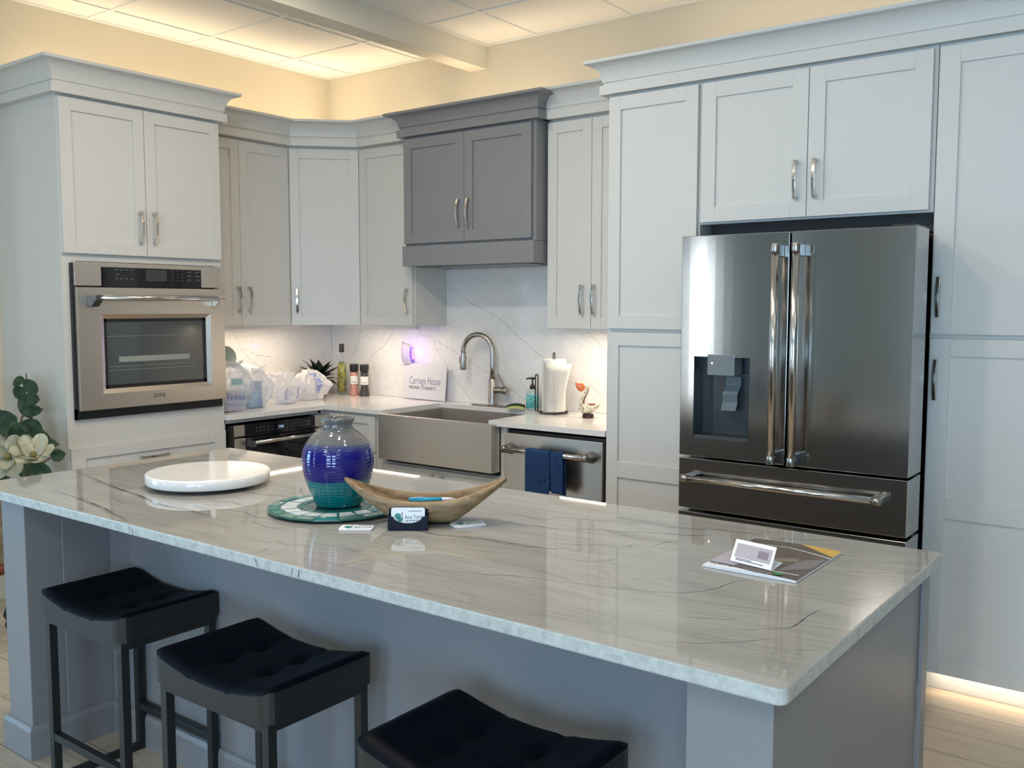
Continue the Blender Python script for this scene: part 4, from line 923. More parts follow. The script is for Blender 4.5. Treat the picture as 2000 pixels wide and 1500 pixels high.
def rounded(w_, h_, r, n=4):
    p = []
    for cx_, cy_, a0 in ((w_/2-r, h_/2-r, 0), (-w_/2+r, h_/2-r, PI/2), (-w_/2+r, -h_/2+r, PI), (w_/2-r, -h_/2+r, 1.5*PI)):
        p += [(cx_+r*math.cos(a0+PI/2*i/n), cy_+r*math.sin(a0+PI/2*i/n)) for i in range(n+1)]
    return p
def card_print(root, M, s=1.0):
    """logo: teal ball with swirl, script name and web line. M maps x right, y up, z out of card (metres, card 0.09 x 0.05)"""
    bm = bmesh.new()
    for (px, py, rr, ry) in ((-.027, .003, .0085, .0075), (-.021, -.006, .0075, .006)):
        prism(bm, [(px+rr*math.cos(2*PI*i/20), py+ry*math.sin(2*PI*i/20)) for i in range(20)], .0002, .0005)
    bmesh.ops.transform(bm, matrix=M, verts=bm.verts); obj('logo', bm, M_TEAL, root)
    bm = bmesh.new(); tube(bm, [(-.0155, -.008, .0006), (-.0135, 0, .0006), (-.0165, .006, .0006), (-.0175, .010, .0006), (-.0155, .0125, .0006), (-.0135, .0105, .0006), (-.0145, .008, .0006)], .0007, 6)
    bmesh.ops.transform(bm, matrix=M, verts=bm.verts); obj('swirl', bm, M_INK, root)
    obj('lettering', text_bm('Best Times', .0132, M @ Matrix.Translation((.0165, .0005, .0004)) @ Matrix.Rotation(.05, 4, 'Z') @ Matrix.Shear('XZ', 4, (0, 0)), .0002, .82), M_TEAL, root)
    bm = bmesh.new()
    for k_ in range(5): box(bm, (-.006+.009*k_, -.0105+.0005*k_, .0002), (.001+.009*k_, -.0085+.0005*k_, .0004))
    bmesh.ops.transform(bm, matrix=M, verts=bm.verts); obj('small_print', bm, M_INK, root)
    obj('lettering', text_bm('www.besttimes.com', .0052, M @ Matrix.Translation((.019, .0165, .0004)), .0002, .85), M_INK, root)
th_ = -.22
Mc = Matrix.Translation((0, -.005, .034)) @ Matrix.Rotation(PI/2+th_, 4, 'X')
t = thing('business_card', 'stack of white cards with a teal logo standing in the navy holder', 'business cards', hc, rot=rot)
bm = bmesh.new(); prism(bm, rounded(.090, .051, .007), -.006, 0); bmesh.ops.transform(bm, matrix=Mc, verts=bm.verts); c = obj('cards', bm, M_WHITE, t); card_print(c, Mc)
# loose cards
def flat_cards(x_, y_, rz, n, label, seed):
    t = thing('business_card', label, 'business cards', (x_, y_, .9145), rot=rz); random.seed(seed)
    for k in range(n):
        bm = bmesh.new(); prism(bm, rounded(.088, .051, .006), k*.0016, k*.0016+.0012)
        Mk = Matrix.Translation((random.uniform(-.003, .003)*(k > 0), random.uniform(-.003, .003)*(k > 0), 0)) @ Matrix.Rotation(random.uniform(-.12, .12)*(n > 3), 4, 'Z'); bmesh.ops.transform(bm, matrix=Mk, verts=bm.verts)
        c = obj('card', bm, M_WHITE, t)
    card_print(c, Mk @ Matrix.Translation((0, 0, (n-1)*.0016+.0012)))
flat_cards(3.129, -2.748, .660, 3, 'squared pile of white cards lying left of the navy holder', 1)
flat_cards(3.343, -2.538, .98, 4, 'fanned pile of white cards lying right of the navy holder', 5)
# magazine
t = thing('magazine', 'glossy catalogue with brown kitchen photo and mustard corner on the island', 'magazine', (4.14, -2.37, .9145), rot=.0)
W2, H2 = .110, .152
bm = bmesh.new(); NXM = 12
def mz(u): return .0012+.0055*math.sin(PI*min(1, max(0, (u+1)/2)))**.8
A = [bm.verts.new((W2*(-1+2*i/NXM), -H2, .0004)) for i in range(NXM+1)]; B = [bm.verts.new((W2*(-1+2*i/NXM), -H2, .004+mz(-1+2*i/NXM)*.6)) for i in range(NXM+1)]
A2 = [bm.verts.new((p.co.x, H2, p.co.z)) for p in A]; B2 = [bm.verts.new((p.co.x, H2, p.co.z)) for p in B]
for i in range(NXM):
    bm.faces.new((A[i], A[i+1], B[i+1], B[i])); bm.faces.new((A2[i+1], A2[i], B2[i], B2[i+1])); bm.faces.new((B[i], B[i+1], B2[i+1], B2[i])); bm.faces.new((A[i+1], A[i], A2[i], A2[i+1]))
bm.faces.new((A[0], B[0], B2[0], A2[0])); bm.faces.new((A[-1], A2[-1], B2[-1], B[-1]))
pg = obj('pages', bm, M_WHITE, t)
def onmag(name, poly, m_, lift, root=None):
    """print area: subdivided strip following the cover curve"""
    bm = bmesh.new(); prism(bm, poly, 0, .0003); bm.normal_update(); bmesh.ops.triangulate(bm, faces=bm.faces[:]); bmesh.ops.subdivide_edges(bm, edges=bm.edges[:], cuts=5, use_grid_fill=True)
    for v_ in bm.verts: v_.co.z += .004+mz(v_.co.x/W2)*.6+lift
    return obj(name, bm, m_, pg)
onmag('cover_photo', [(-W2, -.118), (W2*.1, -.150), (W2, -.150), (W2, .068), (.0, .10), (-W2, .095)], M_PHOTO, .0003)
onmag('cover_sky', [(-W2, -.115), (-.045, -.128), (-.030, -.02), (-W2, .05)], M_PHOTO2, .0006)
onmag('cover_top', [(-W2, .100), (.0, .105), (W2, .075), (W2, .150), (-W2, .150)], M_PHOTO, .0003)
onmag('cover_corner', [(.010, .150), (W2, .150), (W2, .085)], M_GOLD, .0007)
onmag('counter_shape', [(-.01, -.06), (.06, -.01), (.055, .02), (-.02, -.035)], mat('tan_print', (.24, .19, .15), .3), .0007)
onmag('counter_shape', [(.05, -.11), (W2-.004, -.04), (W2-.004, .05), (.065, .01)], mat('grey_print', (.19, .18, .19), .3), .0007)
bm = bmesh.new(); prism(bm, [(.062+.012*math.cos(2*PI*i/20), -.136+.009*math.sin(2*PI*i/20)) for i in range(20)], .0095, .0098); obj('logo', bm, mat('green_print', (.03, .25, .06), .4), pg)
obj('cover_line', BX((.036, -.123, .0095), (.104, -.120, .0098)), M_WHITE, pg)
obj('lettering', text_bm('SILESTONE', .017, face_M((-.060, -.134, .0084), (1, -.06, 0), (0, 1, 0)), .0002), M_INK, pg)
# folded brochure standing on magazine
t = thing('folded_brochure', 'small folded white leaflet with grey picture standing on the catalogue', 'brochure', (4.12, -2.46, .923), rot=0.0)
p0 = Vector((-.044, -.014, .003)); p1 = Vector((.062, -.034, .002)); q0 = Vector((-.062, .062, .036)); q1 = Vector((.046, .040, .036)); r0 = Vector((-.050, .066, .0015)); r1 = Vector((.060, .045, .0015))
def sheet(a_, b_, c_, d_, th=.0008):
    bm = bmesh.new(); n_ = (b_-a_).cross(d_-a_).normalized()*th; v1 = [bm.verts.new(p) for p in (a_, b_, c_, d_)]; v2 = [bm.verts.new(p-n_) for p in (a_, b_, c_, d_)]
    bm.faces.new(v1); bm.faces.new(v2[::-1])
    for k in range(4): bm.faces.new((v1[k], v1[(k+1) % 4], v2[(k+1) % 4], v2[k]))
    return bm
fp = obj('front_leaf', sheet(p0, p1, q1, q0), M_WHITE, t); obj('back_leaf', sheet(p0+Vector((0, .004, -.002)), p1+Vector((0, .004, -.002)), r1, r0), M_WHITE, t)
def bl(u, v_): return (p0*(1-u)+p1*u)*(1-v_)+(q0*(1-u)+q1*u)*v_+Vector((0, -.0004, .0010))
obj('picture', sheet(bl(.07, .22), bl(.93, .22), bl(.93, .82), bl(.07, .82), .0003), M_PHOTO2, fp)
obj('picture_window', sheet(bl(.62, .34)+Vector((0, 0, .0006)), bl(.86, .34)+Vector((0, 0, .0006)), bl(.86, .66)+Vector((0, 0, .0006)), bl(.62, .66)+Vector((0, 0, .0006)), .0003), mat('dusky_print', (.22, .20, .25), .4), fp)
bm = bmesh.new()
for k, (u0, u1) in enumerate(((.12, .50), (.12, .80))):
    vv = .15-.06*k; s_ = sheet(bl(u0, vv), bl(u1, vv), bl(u1, vv+.02), bl(u0, vv+.02), .0003); s_.to_mesh(me_ := bpy.data.meshes.new('tmp')); s_.free(); bm.from_mesh(me_); bpy.data.meshes.remove(me_)
obj('printed_lines', bm, M_INK, fp)

# ---------------------------------------------------------------- things on the worktop
WT = .9145
def bag(label, c, sx, sy, h, seed, print_=None, content=None, group='carrier bags on the worktop', ears=True, lean=0, rz=0, tall=0):
    t = thing('plastic_bag', label, 'shopping bag', (c[0], c[1], WT), rot=rz, group=group)
    bm = bmesh.new(); bmesh.ops.create_icosphere(bm, subdivisions=5, radius=1)
    off = Vector((seed*7.3, seed*3.1, seed*1.7))
    for v_ in bm.verts:
        p = v_.co.normalized(); zz = (p.z+1)/2
        g = lambda q_: math.copysign(abs(q_)**.72, q_)
        wid = 1.0-.62*max(0, zz-.50)**1.0*1.6; g = lambda q_: math.copysign(abs(q_)**.60, q_); an = math.atan2(p.y, p.x)
        x_ = g(p.x)*sx/2*wid; y_ = g(p.y)*sy/2*wid; z_ = h*(zz**.80 if zz > .08 else zz*.3)
        f1 = noise.fractal(p*2.0+off, 1.0, 2.0, 3)*.020; rid = abs(noise.noise(Vector((math.cos(an)*3.2, math.sin(an)*3.2, p.z*.9))+off)); rd2 = abs(noise.noise(Vector((p.x*5, p.y*5, p.z*3.5))+off*2)); f2 = (1-2.6*rid)*(.008+.014*max(0, zz-.4))+(1-3*rd2)*.0045
        am = min(1, z_/.02)
        x_ += p.x*(f1+f2)*am; y_ += p.y*(f1+f2)*am; z_ += (f1*.6+f2)*am*p.z; x_ += lean*z_
        v_.co = (x_, y_, max(.0008, z_))
    b = obj('bag', bm, M_BAG if content else M_BAGT, t, smooth=True)
    if ears:
        for s in (-1, 1):
            bm = bmesh.new(); base = Vector((lean*h, s*sy*.14, h*.90)); ln = .030+.008*((seed*s) % 3)
            pts = [base+Vector((s*.004*k, s*.008*k+.003*math.sin(k*2+seed), ln*k/6)) for k in range(7)]
            ribbon_pts = pts
            W0 = .075; G = []
            for k, p in enumerate(pts):
                wdt = W0*(1-.13*k); G.append([bm.verts.new(p+Vector((wdt*(j/4-.5), .008*math.sin(j*2.1+k+seed), .004*math.cos(j*1.7+k)))) for j in range(5)])
            for A_, B_ in zip(G, G[1:]):
                for j in range(4): bm.faces.new((A_[j], A_[j+1], B_[j+1], B_[j]))
            bmesh.ops.solidify(bm, geom=bm.faces[:], thickness=.001)
            obj('handle', bm, M_BAGT, t, smooth=True)
    if content:
        for (a_, b_, rz_, m_) in content:
            bm = bmesh.new(); box(bm, a_, b_, Matrix.Rotation(rz_, 4, 'Z')); obj('contents', bm, m_, t)
    if print_: print_(t, b)
    return t
def proj_print(t, b, bmx, dirv, name, m_, off=.004):
    """wrap flat letters onto the bag surface by casting along dirv (local)"""
    dirv = Vector(dirv).normalized()
    for v_ in bmx.verts:
        hit, loc, nrm, idx = b.ray_cast(v_.co-dirv*.4, dirv)
        if hit: v_.co = loc-dirv*off
    obj(name, bmx, m_, t)
bpy.context.view_layer.update()
def print_walmart(t, b):
    bm = text_bm('Walmart', .050, face_M((.2, -.015, .085), (-.12, 1, -.12), (0, .12, 1)), 0, 1.0); bm.normal_update(); bmesh.ops.triangulate(bm, faces=bm.faces[:]); proj_print(t, b, bm, (-1, 0, 0), 'lettering', mat('navy_bag_print', (.13, .19, .46), .5))
    bm = text_bm('Save money. Live better.', .018, face_M((.2, -.01, .042), (-.12, 1, -.12), (0, .12, 1)), 0, .9); bm.normal_update(); bmesh.ops.triangulate(bm, faces=bm.faces[:]); proj_print(t, b, bm, (-1, 0, 0), 'lettering', mat('navy_bag_print', (.13, .19, .46), .5))
def print_stripes(t, b):
    bm = bmesh.new()
    for yy, w_ in ((-.030, .014), (-.006, .020)):
        for k in range(7):
            z_ = .045+.018*k
            vs = [bm.verts.new((.2, yy-w_/2, z_)), bm.verts.new((.2, yy+w_/2, z_)), bm.verts.new((.2, yy+w_/2, z_+.018)), bm.verts.new((.2, yy-w_/2, z_+.018))]; bm.faces.new(vs)
    bm.normal_update(); bmesh.ops.triangulate(bm, faces=bm.faces[:]); proj_print(t, b, bm, (-1, 0, 0), 'print', M_DBLUE)
bag('white carrier bag with blue lettering, closest to the oven tower', (.475, -1.205), .19, .20, .275, 1, print_walmart, content=[((.02, -.01, .150), (.060, .045, .185), .3, M_TEALBOX), ((-.05, -.06, .004), (.045, .06, .12), .1, mat('lilac_carton', (.48, .50, .62), .5))])
bag('tall white carrier bag with pale blue packages inside, second from the oven tower', (.39, -.985), .21, .20, .22, 2, None, content=[((.0, -.070, .004), (.062, -.012, .110), .1, M_BLUEBOX), ((-.02, -.008, .004), (.066, .018, .155), .05, mat('mid_blue_carton', (.13, .30, .55), .5)), ((0, .022, .004), (.055, .06, .08), -.1, M_WHITE)])
def print_label(t, b):
    bm = bmesh.new(); 
    for (ya, yb3, za, zb3) in ((-.055, -.035, .03, .10), (.035, .045, .03, .10), (-.025, -.018, .05, .09), (-.008, -.001, .05, .09)):
        vs = [bm.verts.new((.2, ya, za)), bm.verts.new((.2, yb3, za)), bm.verts.new((.2, yb3, zb3)), bm.verts.new((.2, ya, zb3))]; bm.faces.new(vs)
    bmesh.ops.subdivide_edges(bm, edges=bm.edges[:], cuts=3, use_grid_fill=True); bm.normal_update(); bmesh.ops.triangulate(bm, faces=bm.faces[:]); proj_print(t, b, bm, (-1, 0, 0), 'print', mat('lilac_print', (.42, .42, .55), .5))
bag('white carrier bag with a pale carton showing through, third from the oven tower', (.355, -.735), .20, .24, .175, 3, print_label, content=[((0, -.05, .004), (.055, .05, .08), 0, M_WHITE)])
bag('round white carrier bag with blue printed stripes, next to the potted succulent', (.320, -.480), .19, .22, .180, 4, print_stripes, ears=False)
bag('crumpled white carrier bag behind the front bags against the left splashback', (.135, -.90), .15, .42, .24, 5, None, ears=False)
# round pale green-grey bottle cap / plate standing in the first bag
t = thing('kitchen_scoop', 'round grey green plastic disc sticking out behind the first carrier bag', 'utensil', (.405, -1.170, 1.175), rot=0.0)
bm = bmesh.new(); Ms = Matrix.Translation((0, 0, .045)) @ Matrix.Rotation(PI/2-.25, 4, 'Y'); lathe(bm, [(0, -.012), (.035, -.010), (.055, 0), (.060, .012), (.056, .010), (.034, -.005), (0, -.007)], 36, M=Ms); obj('disc', bm, mat('grey_green_plastic', (.36, .42, .39), .3), t, smooth=True)
bm = bmesh.new(); tube(bm, [(-.01, -.02, -.01), (-.01, -.03, -.12), (-.01, -.035, -.2595)], .006, 10); obj('shaft', bm, mat('teal_green_plastic', (.08, .30, .24), .3), t, smooth=True)

# oil bottle
oc = (.238, -.132)
t = thing('oil_bottle', 'tall square bottle of herb olive oil with black top in the corner', 'bottle', (oc[0], oc[1], WT), rot=.6476)
bm = bmesh.new(); sec = [(.0, .029), (.012, .030), (.175, .030), (.205, .027), (.228, .016), (.240, .0105), (.305, .0105)]
rings = []
for z_, hw in sec:
    k = 1 if z_ > .235 else 0; pp = []
    for i in range(16):
        a_ = 2*PI*i/16+PI/16; e_ = 4 if not k else 2; cx_, sy_ = math.cos(a_), math.sin(a_); pp.append(bm.verts.new((hw*math.copysign(abs(cx_)**(2/e_), cx_), hw*math.copysign(abs(sy_)**(2/e_), sy_), z_)))
    rings.append(pp)
for A_, B_ in zip(rings, rings[1:]):
    for i in range(16): bm.faces.new((A_[i], A_[(i+1) % 16], B_[(i+1) % 16], B_[i]))
bm.faces.new(rings[0][::-1]); bm.faces.new(rings[-1])
M_BOT = plastic_bag('thin_bottle_glass', (.6, .66, .5), .86)
obj('glass', bm, M_BOT, t, smooth=True)
bm = bmesh.new(); rings = []
for z_, hw in ((.016, .0265), (.172, .0265), (.200, .0235), (.222, .013)):
    pp = []
    for i in range(16):
        a_ = 2*PI*i/16+PI/16; cx_, sy_ = math.cos(a_), math.sin(a_); pp.append(bm.verts.new((hw*math.copysign(abs(cx_)**.5, cx_), hw*math.copysign(abs(sy_)**.5, sy_), z_)))
    rings.append(pp)
for A_, B_ in zip(rings, rings[1:]):
    for i in range(16): bm.faces.new((A_[i], A_[(i+1) % 16], B_[(i+1) % 16], B_[i]))
bm.faces.new(rings[0][::-1]); bm.faces.new(rings[-1])
m_ = mat('herb_oil', (.34, .30, .02), .2); n_ = noise_t(m_, mapping(m_, (1, 1, .6)), 32, 3, 1.5); L(m_, ramp(m_, n_.outputs[0], [(.40, (.045, .05, .012)), (.47, (.30, .27, .02)), (.7, (.46, .40, .03))]), bsdf(m_).inputs['Base Color'])
obj('oil', bm, m_, t, smooth=True)
bm = bmesh.new(); lathe(bm, [(0, .288), (.0165, .288), (.0175, .292), (.0165, .340), (.014, .343), (0, .343)], 20); obj('cap', bm, M_BLACK, t, smooth=True)
# mills
def mill(c, fill, label):
    t = thing('spice_mill', label, 'grinder', (c[0], c[1], WT), group='spice grinders'); P_ = (c[0], c[1], WT)
    bm = bmesh.new(); lathe(bm, [(0, 0), (.033, 0), (.034, .008), (.029, .035), (.0235, .060), (.025, .085), (.026, .150), (.022, .156), (0, .156)], 30, P_); obj('jar', bm, fill, t, smooth=True)
    bm = bmesh.new(); lathe(bm, [(.0245, .075), (.0262, .076), (.0268, .080), (.0268, .128), (.026, .130), (.0245, .131)], 30, P_); lb = obj('paper_label', bm, M_CREAM, t, smooth=True)
    bm = bmesh.new(); d_ = Vector((cam.location.x-c[0], cam.location.y-c[1], 0)); d_ = Vector((.72, -.69, 0)); sd = Vector((.69, .72, 0))
    for k_, zz in enumerate((.120, .114, .092, .088)):
        q_ = Vector((c[0], c[1], WT+zz))+d_*.0268; ww = .011 if k_ > 1 else .007
        vs = [bm.verts.new(q_+sd*s_*ww+Vector((0, 0, h_))+d_*(-.0022 if abs(s_) > .5 else 0)+d_*.0006) for s_, h_ in ((-1, 0), (0, 0), (1, 0), (1, .002), (0, .002), (-1, .002))]; bm.faces.new((vs[0], vs[1], vs[4], vs[5])); bm.faces.new((vs[1], vs[2], vs[3], vs[4]))
    obj('label_print', bm, M_INK, lb)
    bm = bmesh.new(); lathe(bm, [(0, .1565), (.022, .1565), (.024, .160), (.0285, .166), (.0300, .200), (.0300, .207), (.028, .2095), (0, .2095)], 30, P_); obj('grinder_cap', bm, M_BLACK, t, smooth=True)
mill((.333, -.110), M_SALT, 'glass grinder of pink salt with black cap beside the oil bottle')
mill((.425, -.105), M_PEP, 'glass grinder of black peppercorns to the right of the pink salt')
# potted succulent
t = thing('potted_succulent', 'dark green spiky succulent in a terracotta pot in the worktop corner', 'plant', (.165, -.262, WT))
bm = bmesh.new(); lathe(bm, [(0, 0), (.040, 0), (.052, .055), (.056, .058), (.056, .070), (.050, .070), (.046, .060), (0, .058)], 30, (.165, -.262, WT)); obj('pot', bm, mat('terracotta', (.22, .075, .05), .6), t, smooth=True)
def blade(bm, base, dirv, ln, wd, droop, fold=.25, n=7):
    dirv = Vector(dirv).normalized(); side = dirv.cross(Vector((0, 0, 1))).normalized() if abs(dirv.z) < .98 else Vector((1, 0, 0)); up = side.cross(dirv).normalized(); G = []
    for k in range(n+1):
        s_ = k/n; p = Vector(base)+dirv*ln*s_+Vector((0, 0, -droop*s_*s_)); w_ = wd*math.sin(PI*(.12+.88*s_)**.8)*.5+.0006
        if k == n: w_ = .0006
        G.append([bm.verts.new(p-side*w_+up*w_*fold), bm.verts.new(p), bm.verts.new(p+side*w_+up*w_*fold)])
    for A_, B_ in zip(G, G[1:]):
        for j in range(2): bm.faces.new((A_[j], A_[j+1], B_[j+1], B_[j]))
random.seed(5)
bm = bmesh.new()
for k in range(26):
    a_ = k*2.399; el = .15+.95*(k/26); dv_ = (math.cos(a_)*math.cos(el), math.sin(a_)*math.cos(el), math.sin(el)); blade(bm, (.165, -.262, WT+.10+.03*(k/26)), dv_, random.uniform(.14, .20), .058, random.uniform(.01, .06))
bmesh.ops.solidify(bm, geom=bm.faces[:], thickness=.002)
for v_ in bm.verts: v_.co.x = max(v_.co.x, .022); v_.co.y = min(v_.co.y, -.022)
obj('foliage', bm, M_LEAF2, t, smooth=True)
bm = bmesh.new(); tube(bm, [(.165, -.262, WT+.055), (.165, -.262, WT+.125)], .012, 10); obj('stem', bm, M_STEM, t)
# purple plug-in device
t = thing('plug_in_light', 'white plug-in device glowing violet on the splashback above the sign', 'night light', (.77, -.045, 1.135))
bm = bmesh.new(); G = []
for i in range(9):
    z_ = 1.140+.135*i/8; wd_ = .040-.004*i/8; bow = .014*math.sin(PI*i/8)
    G.append([bm.verts.new((.760+wd_*u+(-.006*i/8), -.048-bow-.014*(1-u*u), z_+.012*u*(-1 if i == 8 else .5 if i == 0 else 0))) for u in (-1, -.6, -.2, .2, .6, 1)])
for A_, B_ in zip(G, G[1:]):
    for j in range(5): bm.faces.new((A_[j], A_[j+1], B_[j+1], B_[j]))
bmesh.ops.solidify(bm, geom=bm.faces[:], thickness=.004); obj('shade', bm, M_CREAM, t, smooth=True)
obj('base', BX((.745, -.046, 1.150), (.795, -.0185, 1.215)), mat('grey_violet_plastic', (.30, .27, .38), .4), t, bevel=.003)
obj('led', BX((.7955, -.038, 1.170), (.801, -.024, 1.235)), M_PURPLE, t)
pl_ = bpy.data.lights.new('violet_glow', 'POINT'); pl_.energy = .38; pl_.color = (.22, .03, 1); pl_.shadow_soft_size = .012; o = bpy.data.objects.new('violet_glow', pl_); o.location = (.815, -.045, 1.215); COL.objects.link(o)
# sign
t = thing('counter_sign', 'white card sign reading Carriage House leaning on the splashback', 'sign', (.92, -.05, WT), rot=0.0)
Msg = Matrix.Rotation(-.10, 4, 'X'); bm = bmesh.new(); box(bm, (-.188, -.022, .0025), (.180, -.017, .226), Msg @ Matrix.Rotation(.012, 4, 'Y')); sg = obj('board', bm, mat('white_card', (.66, .66, .70), .35), t)
Mt = Msg @ face_M((0, -.0222, 0), (1, 0, 0), (0, 0, 1))
obj('lettering', text_bm('Carriage House', .070, Mt @ Matrix.Translation((.004, .118, 0)), .0003, .60), M_BLUEINK, sg)
obj('lettering', text_bm('PREMIER / CABINETS', .029, Mt @ Matrix.Translation((-.016, .073, 0)), .0003, .86), M_INK, sg)
# soap bottle
t = thing('soap_bottle', 'clear soap bottle with aqua label and black pump beside the sponge', 'bottle', (1.800, -.105, WT), rot=.6476)
bm = bmesh.new(); lathe(bm, [(0, 0), (.034, 0), (.036, .004), (.036, .095), (.030, .108), (.016, .116), (.013, .122), (0, .122)], 30); obj('bottle', bm, mat('clear_plastic', (.52, .60, .55), .1, spec=.6), t, smooth=True)
bm = bmesh.new(); lathe(bm, [(.0355, .012), (.0368, .013), (.0368, .092), (.0355, .093)], 30); lb = obj('paper_label', bm, M_SOAP, t, smooth=True)
bm = bmesh.new()
for k, (a0, z_, w_, h_) in enumerate(((-.55, .078, .3, .004), (-.45, .062, .22, .006), (-.5, .048, .26, .003), (-.5, .036, .30, .003), (-.45, .024, .2, .005), (.1, .07, .10, .008), (.15, .05, .12, .008), (.1, .03, .10, .008))):
    for j in range(4):
        b0 = -PI/2+a0+w_*j/4*2; b1 = b0+w_/4*1.8
        bm.faces.new([bm.verts.new((.0371*math.cos(q_), .0371*math.sin(q_), zz)) for q_, zz in ((b0, z_), (b1, z_), (b1, z_+h_), (b0, z_+h_))])
obj('label_print', bm, mat('teal_print', (.0, .15, .17), .4), lb)
bm = bmesh.new(); lathe(bm, [(0, .1225), (.016, .1225), (.016, .136), (.008, .146), (.005, .150), (.005, .178), (0, .178)], 20); pm = obj('pump', bm, M_BLACK, t, smooth=True)
bm = bmesh.new(); tube(bm, [(.014, 0, .181), (0, 0, .182), (-.025, 0, .182), (-.036, 0, .176)], [.006, .0065, .005, .0035], 10); obj('spout', bm, M_BLACK, pm, smooth=True)
# sponge
t = thing('sponge', 'yellow and green scrubbing sponge lying between tap and soap bottle', 'sponge', (1.715, -.150, WT), rot=.55)
def pad(z0, z1, m_, nm):
    bm = bmesh.new(); G = []
    for i in range(11):
        x_ = -.052+.104*i/10; arch = .010*(1-(x_/.052)**2); G.append([bm.verts.new((x_, y_, z_+arch)) for y_, z_ in ((-.03, z0), (.03, z0), (.03, z1), (-.03, z1))])
    for A_, B_ in zip(G, G[1:]):
        for j in range(4): bm.faces.new((A_[j], A_[(j+1) % 4], B_[(j+1) % 4], B_[j]))
    bm.faces.new(G[0][::-1]); bm.faces.new(G[-1]); obj(nm, bm, m_, t, bevel=.002)
pad(.0, .014, M_SPY, 'foam'); pad(.0145, .024, M_SPG, 'scourer')
# paper towel holder and roll
px_, py_ = 2.005, -.185
t = thing('paper_towel_holder', 'black wire paper towel holder standing on the worktop', 'paper towel holder', (px_, py_, WT))
bm = bmesh.new(); ring_ = [(px_+.078*math.cos(2*PI*i/32), py_+.078*math.sin(2*PI*i/32), WT+.008) for i in range(33)]; tube(bm, ring_, .004, 10, cap=False)
for a_ in (0, 2.1, 4.2): bmesh.ops.create_uvsphere(bm, u_segments=10, v_segments=6, radius=.0065, matrix=Matrix.Translation((px_+.078*math.cos(a_+3.3), py_+.078*math.sin(a_+3.3), WT+.0065)))
box(bm, (px_-.078, py_-.004, WT+.006), (px_+.078, py_+.004, WT+.011)); obj('base', bm, M_BMET, t, smooth=False)
def loop(x_, y_, z0, z1, w_, r_2, nm):
    bm = bmesh.new(); pts = [(x_-w_, y_, z0), (x_-w_, y_, z1-w_)]+[(x_-w_*math.cos(PI*i/8), y_, z1-w_+w_*math.sin(PI*i/8)) for i in range(1, 8)]+[(x_+w_, y_, z1-w_), (x_+w_, y_, z0)]; tube(bm, pts, r_2, 10); obj(nm, bm, M_BMET, t, smooth=True)
loop(px_, py_, WT+.008, WT+.338, .0055, .003, 'centre_rod'); loop(px_-.093, py_-.035, WT+.008, WT+.215, .0085, .0035, 'side_arm')
bm = bmesh.new(); tube(bm, [(px_-.093, py_-.035, WT+.012), (px_-.070, py_-.028, WT+.009)], .004, 8); obj('arm_joint', bm, M_BMET, t)
t = thing('paper_towel_roll', 'white paper towel roll with a loose sheet on the black wire holder', 'paper towel', (px_, py_, WT+.014))
bm = bmesh.new(); lathe(bm, [(.020, 0), (.066, 0), (.0665, .004), (.0665, .284), (.0655, .289), (.020, .289), (.020, 0)], 48, (px_, py_, WT+.014)); o = obj('roll', bm, M_PTOW, t)
for f in o.data.polygons: f.use_smooth = abs(f.normal.z) < .5
bm = bmesh.new(); G = []
for i in range(12):
    s_ = i/11
    if s_ < .5: a_ = -2.0+s_*2*1.15; pxy = (px_+.0685*math.cos(a_), py_+.0685*math.sin(a_))
    else: pxy = (px_+.0685*math.cos(-.85)+(s_-.5)*2*.100, py_+.0685*math.sin(-.85)-.010*math.sin((s_-.5)*6)+.03*(s_-.5))
    zt_ = WT+.286-.02*max(0, s_-.3)-.012*math.sin(s_*5)*s_; zb_ = WT+.016+.0*s_
    if s_ > .5: pxb = (pxy[0]-(s_-.5)*2*.075, pxy[1])
    else: pxb = pxy
    G.append([bm.verts.new((pxb[0]+(pxy[0]-pxb[0])*k/6, pxy[1], zb_+(zt_-zb_)*k/6)) for k in range(7)])
for A_, B_ in zip(G, G[1:]):
    for k in range(6): bm.faces.new((A_[k], B_[k], B_[k+1], A_[k+1]))
bmesh.ops.solidify(bm, geom=bm.faces[:], thickness=.0012); obj('loose_sheet', bm, M_PTOW, t, smooth=True)
# glass pelican
t = thing('pelican_figurine', 'blown glass pelican figurine with orange bill at the right end of the worktop', 'figurine', (2.262, -.235, WT), rot=.6476)
bm = bmesh.new(); lathe(bm, [(0, 0), (.030, 0), (.032, .004), (.031, .016), (.026, .022), (0, .022)], 28); obj('base', bm, mat('dark_glass_base', (.03, .008, .008), .08), t, smooth=True)
def blob(chain, mt, nm, n=20, parent=t):
    bm = bmesh.new(); P_ = [Vector(c_[0]) for c_ in chain]; G = []
    for i, (p, ry, rz_) in enumerate(chain):
        p = Vector(p); tg = (P_[min(i+1, len(P_)-1)]-P_[max(i-1, 0)]).normalized(); sd = Vector((0, 1, 0)); up = tg.cross(sd).normalized()
        G.append([bm.verts.new(p+sd*math.cos(2*PI*k/n)*ry+up*math.sin(2*PI*k/n)*rz_) for k in range(n)])
    for A_, B_ in zip(G, G[1:]):
        for k in range(n): bm.faces.new((A_[k], A_[(k+1) % n], B_[(k+1) % n], B_[k]))
    bm.faces.new(G[0][::-1]); bm.faces.new(G[-1]); return obj(nm, bm, mt, parent, smooth=True, sub=1)
body = blob([((-.050, 0, .060), .004, .006), ((-.044, 0, .056), .020, .024), ((-.025, 0, .050), .032, .030), ((0, 0, .047), .034, .028), ((.025, 0, .050), .029, .022), ((.044, 0, .060), .017, .013), ((.058, 0, .072), .007, .006), ((.066, 0, .080), .002, .002)], M_SPECK, 'body')
